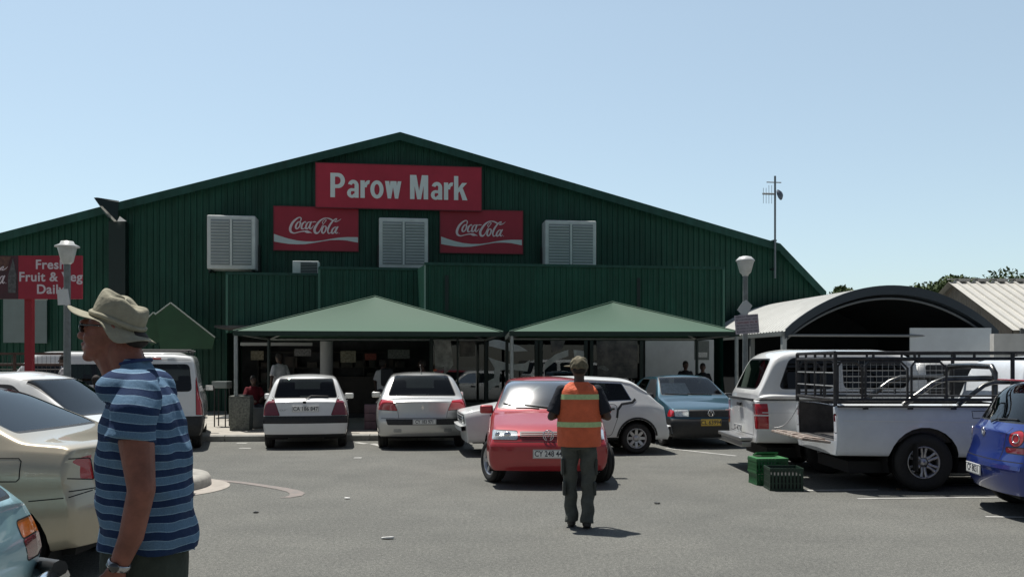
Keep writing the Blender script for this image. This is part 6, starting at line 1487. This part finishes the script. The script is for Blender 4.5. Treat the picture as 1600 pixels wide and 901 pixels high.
for s in (-1, 1): b.ell(P(136, 512, s * .033), (.009, .027, .019), 10); b.tube([P(136, 508, s * .058), P(160, 509, s * .076), P(190, 512, s * .084)], .0035, n=6)
b.tube([P(130, 508, -.012), P(129, 508, .012)], .003, n=6); b.build('sunglasses', mat('sunglass_black', (.01, .01, .012), .08, coat=1), man)
b = MB(); wc = AJ[3].lerp(AJ[4], .80); wd_ = (AJ[4] - AJ[3]).normalized(); q_ = wd_.to_track_quat('Z', 'Y').to_matrix().to_4x4(); b.lathe([(.0365, -.012), (.040, -.010), (.040, .010), (.0365, .012)], n=24, M=Matrix.Translation(wc) @ q_); wt_ = b.build('watch', mat('watch_steel', (.45, .45, .46), .25, .9), man, fixn=False)
b = MB(); b.lathe([(0, .006), (.016, .006), (.018, 0), (.018, -.006)], n=20, M=Matrix.Translation(wc + Vector((0, -.041, 0))) @ Matrix.Rotation(R(90), 4, 'X')); b.build('watch_face', mat('watch_dark', (.02, .02, .02), .1, coat=1), wt_)

# ---- standing / sitting figures
def figure(name, lab, loc_, face, H=1.72, shirt=(.5, .5, .5), trouser=(.05, .05, .06), skin_=None, pose='stand', arms='down', voxel=.014, vest=None, hairm=None, cap_m=None, group=None, stride=0.0, lean=0.0, hands=False, longs=False, bulk=1.0):
    """face = heading angle; local +x is the way the person looks"""
    skin_ = skin_ or skin_b; t = thing('person', lab, 'person', loc_, face, group); k = H / 1.75
    V = lambda x, y, z: Vector((x + lean * max(0, z - .9), y * (bulk if z > .95 else 1), z)) * k
    sit = pose == 'sit'; dz = -.43 if sit else 0
    W = lambda x, y, z: V(x, y, z + dz)
    sho = {s: W(0, s * .165, 1.395) for s in (-1, 1)}
    if arms == 'down': el = {s: W(-.02, s * .245, 1.14) for s in (-1, 1)}; wr = {s: W(.05, s * .25, .90) for s in (-1, 1)}
    elif arms == 'front': el = {s: W(-.03, s * .262, 1.13) for s in (-1, 1)}; wr = {s: W(.20, s * .12, 1.16) for s in (-1, 1)}
    else: el = {s: W(.10, s * .25, 1.17) for s in (-1, 1)}; wr = {s: W(.32, s * .14, 1.12) for s in (-1, 1)}
    hip = {s: W(0, s * .09, .93) for s in (-1, 1)}
    if sit: kn = {s: V(.42, s * .12, .50) for s in (-1, 1)}; an = {s: V(.40, s * .12, .09) for s in (-1, 1)}
    else: kn = {s: V(.02 + s * stride * .5, s * .095, .50) for s in (-1, 1)}; an = {s: V(-.03 + s * stride, s * .075, .09) for s in (-1, 1)}
    b = MB(); hc_ = W(.02, 0, 1.63)
    b.ell(hc_, (.096 * k, .076 * k, .112 * k), 12); b.ell(hc_ + V(.035, 0, -.065), (.055 * k, .054 * k, .055 * k), 8); cap_(b, hc_ + V(.085, 0, .0), hc_ + V(.108, 0, -.03), .010, .014, 6)
    b.ell(hc_ + V(.088, 0, -.066), (.012, .026, .011), 6)
    for s in (-1, 1): b.ell(hc_ + V(.0, s * .078, -.01), (.018, .010, .03), 6); b.ell(hc_ + V(.078, s * .03, .018), (.014, .018, .009), 6)
    cap_(b, W(-.005, 0, 1.45), W(.01, 0, 1.56), .056 * k, .052 * k, 12); b.ell(W(0, 0, 1.28), (.105 * k, .155 * k * bulk, .18 * k), 10); b.ell(W(0, 0, 1.02), (.10 * k, .145 * k * bulk, .16 * k), 10)
    for s in (-1, 1):
        cap_(b, sho[s], el[s], .048 * k, .040 * k); cap_(b, el[s], wr[s], .040 * k, .027 * k); d_ = (wr[s] - el[s]).normalized()
        if hands: hand(b, wr[s] + d_ * .01, d_, (.2, -s * 1.0, -.2), k, .5)
        else: hand(b, wr[s] + d_ * .01, d_, (.2, -s * 1.0, -.2), k * 1.05, .35)
        cap_(b, hip[s], kn[s], .078 * k, .055 * k); cap_(b, kn[s], an[s], .052 * k, .034 * k); b.ell(an[s] + V(.06, 0, -.045), (.11 * k, .04 * k, .035 * k), 8)
    remesh(b, 'body', skin_, t, voxel=min(voxel, .008), smooth=3)
    sm_ = mat('shirt', shirt, .85, spec=.2, noise=(9, .16), bump=(14, .6, .025)); tm = mat('trousers', trouser, .85, spec=.2, noise=(7, .25), bump=(14, .7, .03))
    b = MB(); b.ell(W(0, 0, 1.30), (.125 * k, .185 * k * bulk, .19 * k), 12); b.ell(W(0, 0, 1.06), (.125 * k, .175 * k * bulk, .19 * k), 12); b.ell(W(0, 0, 1.41), (.080 * k, .135 * k * bulk, .06 * k), 10)
    b.lathe([(.0, -.0), (.165 * k, 0), (.172 * k, .1 * k), (.165 * k, .3 * k), (0, .3 * k)], n=20, M=Matrix.Translation(W(0, 0, .90)) @ Matrix.Diagonal((.74, 1.02 * bulk, 1, 1)))
    for s in (-1, 1):
        e_ = el[s] if longs else sho[s].lerp(el[s], .86); cap_(b, sho[s] - V(0, s * .02, .01), sho[s], .062 * k, .062 * k); b.tube([sho[s], sho[s].lerp(e_, .5), e_], [.060 * k, .066 * k, .070 * k], n=14)
    remesh(b, 'shirt', sm_, t, voxel=voxel * .8, smooth=3)
    b = MB(); b.lathe([(0, 0), (.150 * k, 0), (.158 * k, .12 * k), (.15 * k, .2 * k), (0, .2 * k)], n=20, M=Matrix.Translation(W(0, 0, .80)) @ Matrix.Diagonal((.80, 1.02, 1, 1)))
    for s in (-1, 1): b.tube([hip[s], hip[s].lerp(kn[s], .5), kn[s]], [.098 * k, .088 * k, .076 * k], n=14); b.ell(kn[s], .074 * k, 8); b.tube([kn[s], kn[s].lerp(an[s], .6), an[s] + V(0, 0, -.035)], [.074 * k, .066 * k, .070 * k], n=14)
    remesh(b, 'trousers', tm, t, voxel=voxel * .8, smooth=3, post=lambda c: c + Vector((.006 * math.sin(c.z * 28 + c.y * 20), .006 * math.sin(c.z * 34 + c.x * 20), 0)) * (1 if c.z < .8 else .3))
    for s in (-1, 1):
        b = MB(); b.ell(an[s] + V(.065, 0, -.05), (.135 * k, .048 * k, .045 * k), 8); b.ell(an[s] + V(0, 0, -.02), (.055 * k, .045 * k, .06 * k), 8); remesh(b, 'shoe', mat('shoe_dark', (.03, .028, .026), .6), t, voxel=.012, smooth=2, post=lambda c: Vector((c.x, c.y, max(c.z, .003))))
    b = MB()
    if cap_m:
        b.ell(hc_ + V(-.005, 0, .035), (.108 * k, .090 * k, .084 * k), 12); b.lathe([(0, 0), (.108 * k, 0), (.110 * k, .05 * k), (0, .05 * k)], n=24, M=Matrix.Translation(hc_ + V(-.005, 0, -.012)) @ Matrix.Diagonal((1, .84, 1, 1))); o = remesh(b, 'cap', cap_m, t, voxel=.007, smooth=2, post=lambda c: c + Vector((0, .004 * math.sin(c.z * 90 + c.x * 60), .005 * math.sin(c.y * 80 + c.x * 50))))
        b = MB(); b.ell(hc_ + V(.085, .075, .015), (.085 * k, .070 * k, .010 * k), 10, M=Matrix.Rotation(R(42), 4, 'Z')); b.build('cap_peak', cap_m, o)
        b = MB(); b.ell(hc_ + V(-.05, 0, -.02), (.05 * k, .072 * k, .055 * k), 8); remesh(b, 'hair', hair_m, t, voxel=.01, smooth=2)
    else:
        b.ell(hc_ + V(-.015, 0, .028), (.102 * k, .086 * k, .102 * k), 12); b.ell(hc_ + V(-.04, 0, -.03), (.068 * k, .078 * k, .07 * k), 8); remesh(b, 'hair', hair_m, t, voxel=.01, smooth=2)
    return t, W, k
camo = mat('camo_cap', (.20, .17, .11), .85, noise=(28, .8, (.05, .05, .03)))
p = gp(905, 823)
att, W, k = figure('person', 'car guard seen from behind in an orange safety vest with two lime bands', (p.x, p.y, 0), R(90), H=1.69, shirt=(.022, .025, .032), trouser=(.085, .092, .082), skin_=skin_b, arms='front', voxel=.011, cap_m=camo, stride=.05, longs=False, bulk=1.10)
vm = mat('vest_orange', (.68, .145, .065), .7, spec=.3, noise=(10, .12), bump=(16, .7, .03)); vb = mat('vest_band', (.46, .62, .30), .5, noise=(30, .15))
b = MB()
vs = []; n = 36; pr = [(.83, .150, .205), (.88, .150, .210), (1.0, .148, .208), (1.12, .146, .206), (1.25, .146, .208), (1.33, .138, .208), (1.395, .122, .196), (1.44, .095, .155), (1.475, .065, .09)]
wav = lambda q, z: 1 + .018 * math.sin(q * 6 + z * 5) + .012 * math.sin(q * 11 - z * 9)
def vpt(q, z, ex=0):
    rx = np.interp(z, [a[0] for a in pr], [a[1] for a in pr]); ry = np.interp(z, [a[0] for a in pr], [a[2] for a in pr]); w = wav(q, z)
    return Vector((math.cos(q) * (rx * w + ex) , math.sin(q) * (ry * w + ex) * 1.06, z)) * k
zs_ = [a[0] for a in pr]; zz = np.linspace(.83, 1.485, 22)
for z in zz:
    for j in range(n): vs.append(vpt(2 * math.pi * j / n, z))
b.add(vs, [(i * n + j, i * n + (j + 1) % n, (i + 1) * n + (j + 1) % n, (i + 1) * n + j) for i in range(21) for j in range(n)], True)
vest = b.build('safety_vest', vm, att, fixn=True)
for z0 in (1.055, 1.335):
    b = MB(); vs = []
    for z in (z0 - .026, z0 + .026):
        for j in range(n): vs.append(vpt(2 * math.pi * j / n, z, .003))
    b.add(vs, [(j, (j + 1) % n, n + (j + 1) % n, n + j) for j in range(n)], True); b.build('reflective_band', vb, vest)
b = MB()
for s in (-1, 1): b.box(W(0, s * .17, .62), (.12, .03, .16), bev=.012); b.box(W(-.02, s * .155, .40), (.11, .03, .13), bev=.012)
b.build('cargo_pocket', mat('pocket_cloth', (.05, .056, .05), .85), att)

def stand(u, v_head, Y, H, face, lab, **kw):
    x = (u - 800) * Y / FPX; return figure('person', lab, (x, Y, .13), face, H=H, voxel=.02, **kw)
stand(437, 0, 22.6, 1.78, R(150), 'shopper in a loose white T-shirt standing in the shade left of the two-box hatchback', shirt=(.62, .62, .62), bulk=1.15)
stand(396, 0, 21.6, 1.62, R(-60), 'seated person in a dark red top behind the concrete bin', shirt=(.11, .012, .018), pose='sit', arms='fwd')
stand(598, 0, 22.4, 1.62, R(60), 'shopper in a white T-shirt with a backpack between the two hatchbacks', shirt=(.55, .56, .56))
stand(660, 0, 22.8, 1.60, R(200), 'customer in a dusky pink shirt behind the silver hatchback roof', shirt=(.20, .10, .10))
stand(1071, 0, 24.2, 1.58, R(-80), 'dark clothed person whose head shows over the teal car roof', shirt=(.02, .02, .025))
stand(1098, 0, 23.0, 1.52, R(-95), 'dark clothed person by the teal car, nearer its wing mirror', shirt=(.015, .015, .018))
stand(101, 0, 19.6, 1.70, R(200), 'woman in a pale long blouse standing by the fence left of the lamp post', shirt=(.42, .42, .43), longs=True, bulk=1.15)
stand(150, 0, 19.0, 1.66, R(80), 'person in a grey shirt seated at the picnic table with their back to us', shirt=(.24, .25, .25), pose='sit', arms='fwd', bulk=1.1)
stand(64, 0, 19.6, 1.60, R(10), 'person in brown seated behind the wire fence', shirt=(.10, .06, .05), pose='sit', arms='fwd')
stand(178, 0, 20.4, 1.66, R(-120), 'person in black sitting across the picnic table', shirt=(.02, .02, .02), pose='sit', arms='fwd')
# pack on the shopper's back, pink boxes on the pavement
x = (603 - 800) * 22.25 / FPX; b = MB(); b.box((0, 0, 0), (.30, .18, .44), bev=.07); o = b.build('backpack', mat('pack_dark', (.02, .022, .025), .7)); o.location = (x + .03, 22.22, 1.30); tag(o, 'black backpack worn by the shopper between the two hatchbacks', 'backpack')
def bgbox(u, v, Y, w, d_, h, z, c, lab):
    x = (u - 800) * Y / FPX; t = thing('carton', lab, 'box', (x, Y, z), R(6), 'cartons on the pavement')
    MB().box((0, 0, h / 2), (w, d_, h), bev=.008).build('box_body', mat('carton', c, .7, noise=(6, .15)), t); MB().bx(-w / 2 - .003, w / 2 + .003, -.03, .03, h * .0 + .01, h + .003).build('tape', mat('tape', tuple(q * 1.5 for q in c), .5), t)
for i in range(3): bgbox(583, 0, 20.6, .38, .3, .18, .134 + .19 * i, (.24, .15, .17), 'faded pink carton, %s of the stack between the two hatchbacks' % ('bottom', 'middle', 'top')[i])
bgbox(397, 0, 21.0, .5, .4, .45, .15, (.13, .14, .14), 'grey carton standing behind the concrete bin')
bgbox(420, 0, 21.2, .45, .4, .30, .15, (.20, .19, .21), 'mauve carton beside the grey one behind the concrete bin')
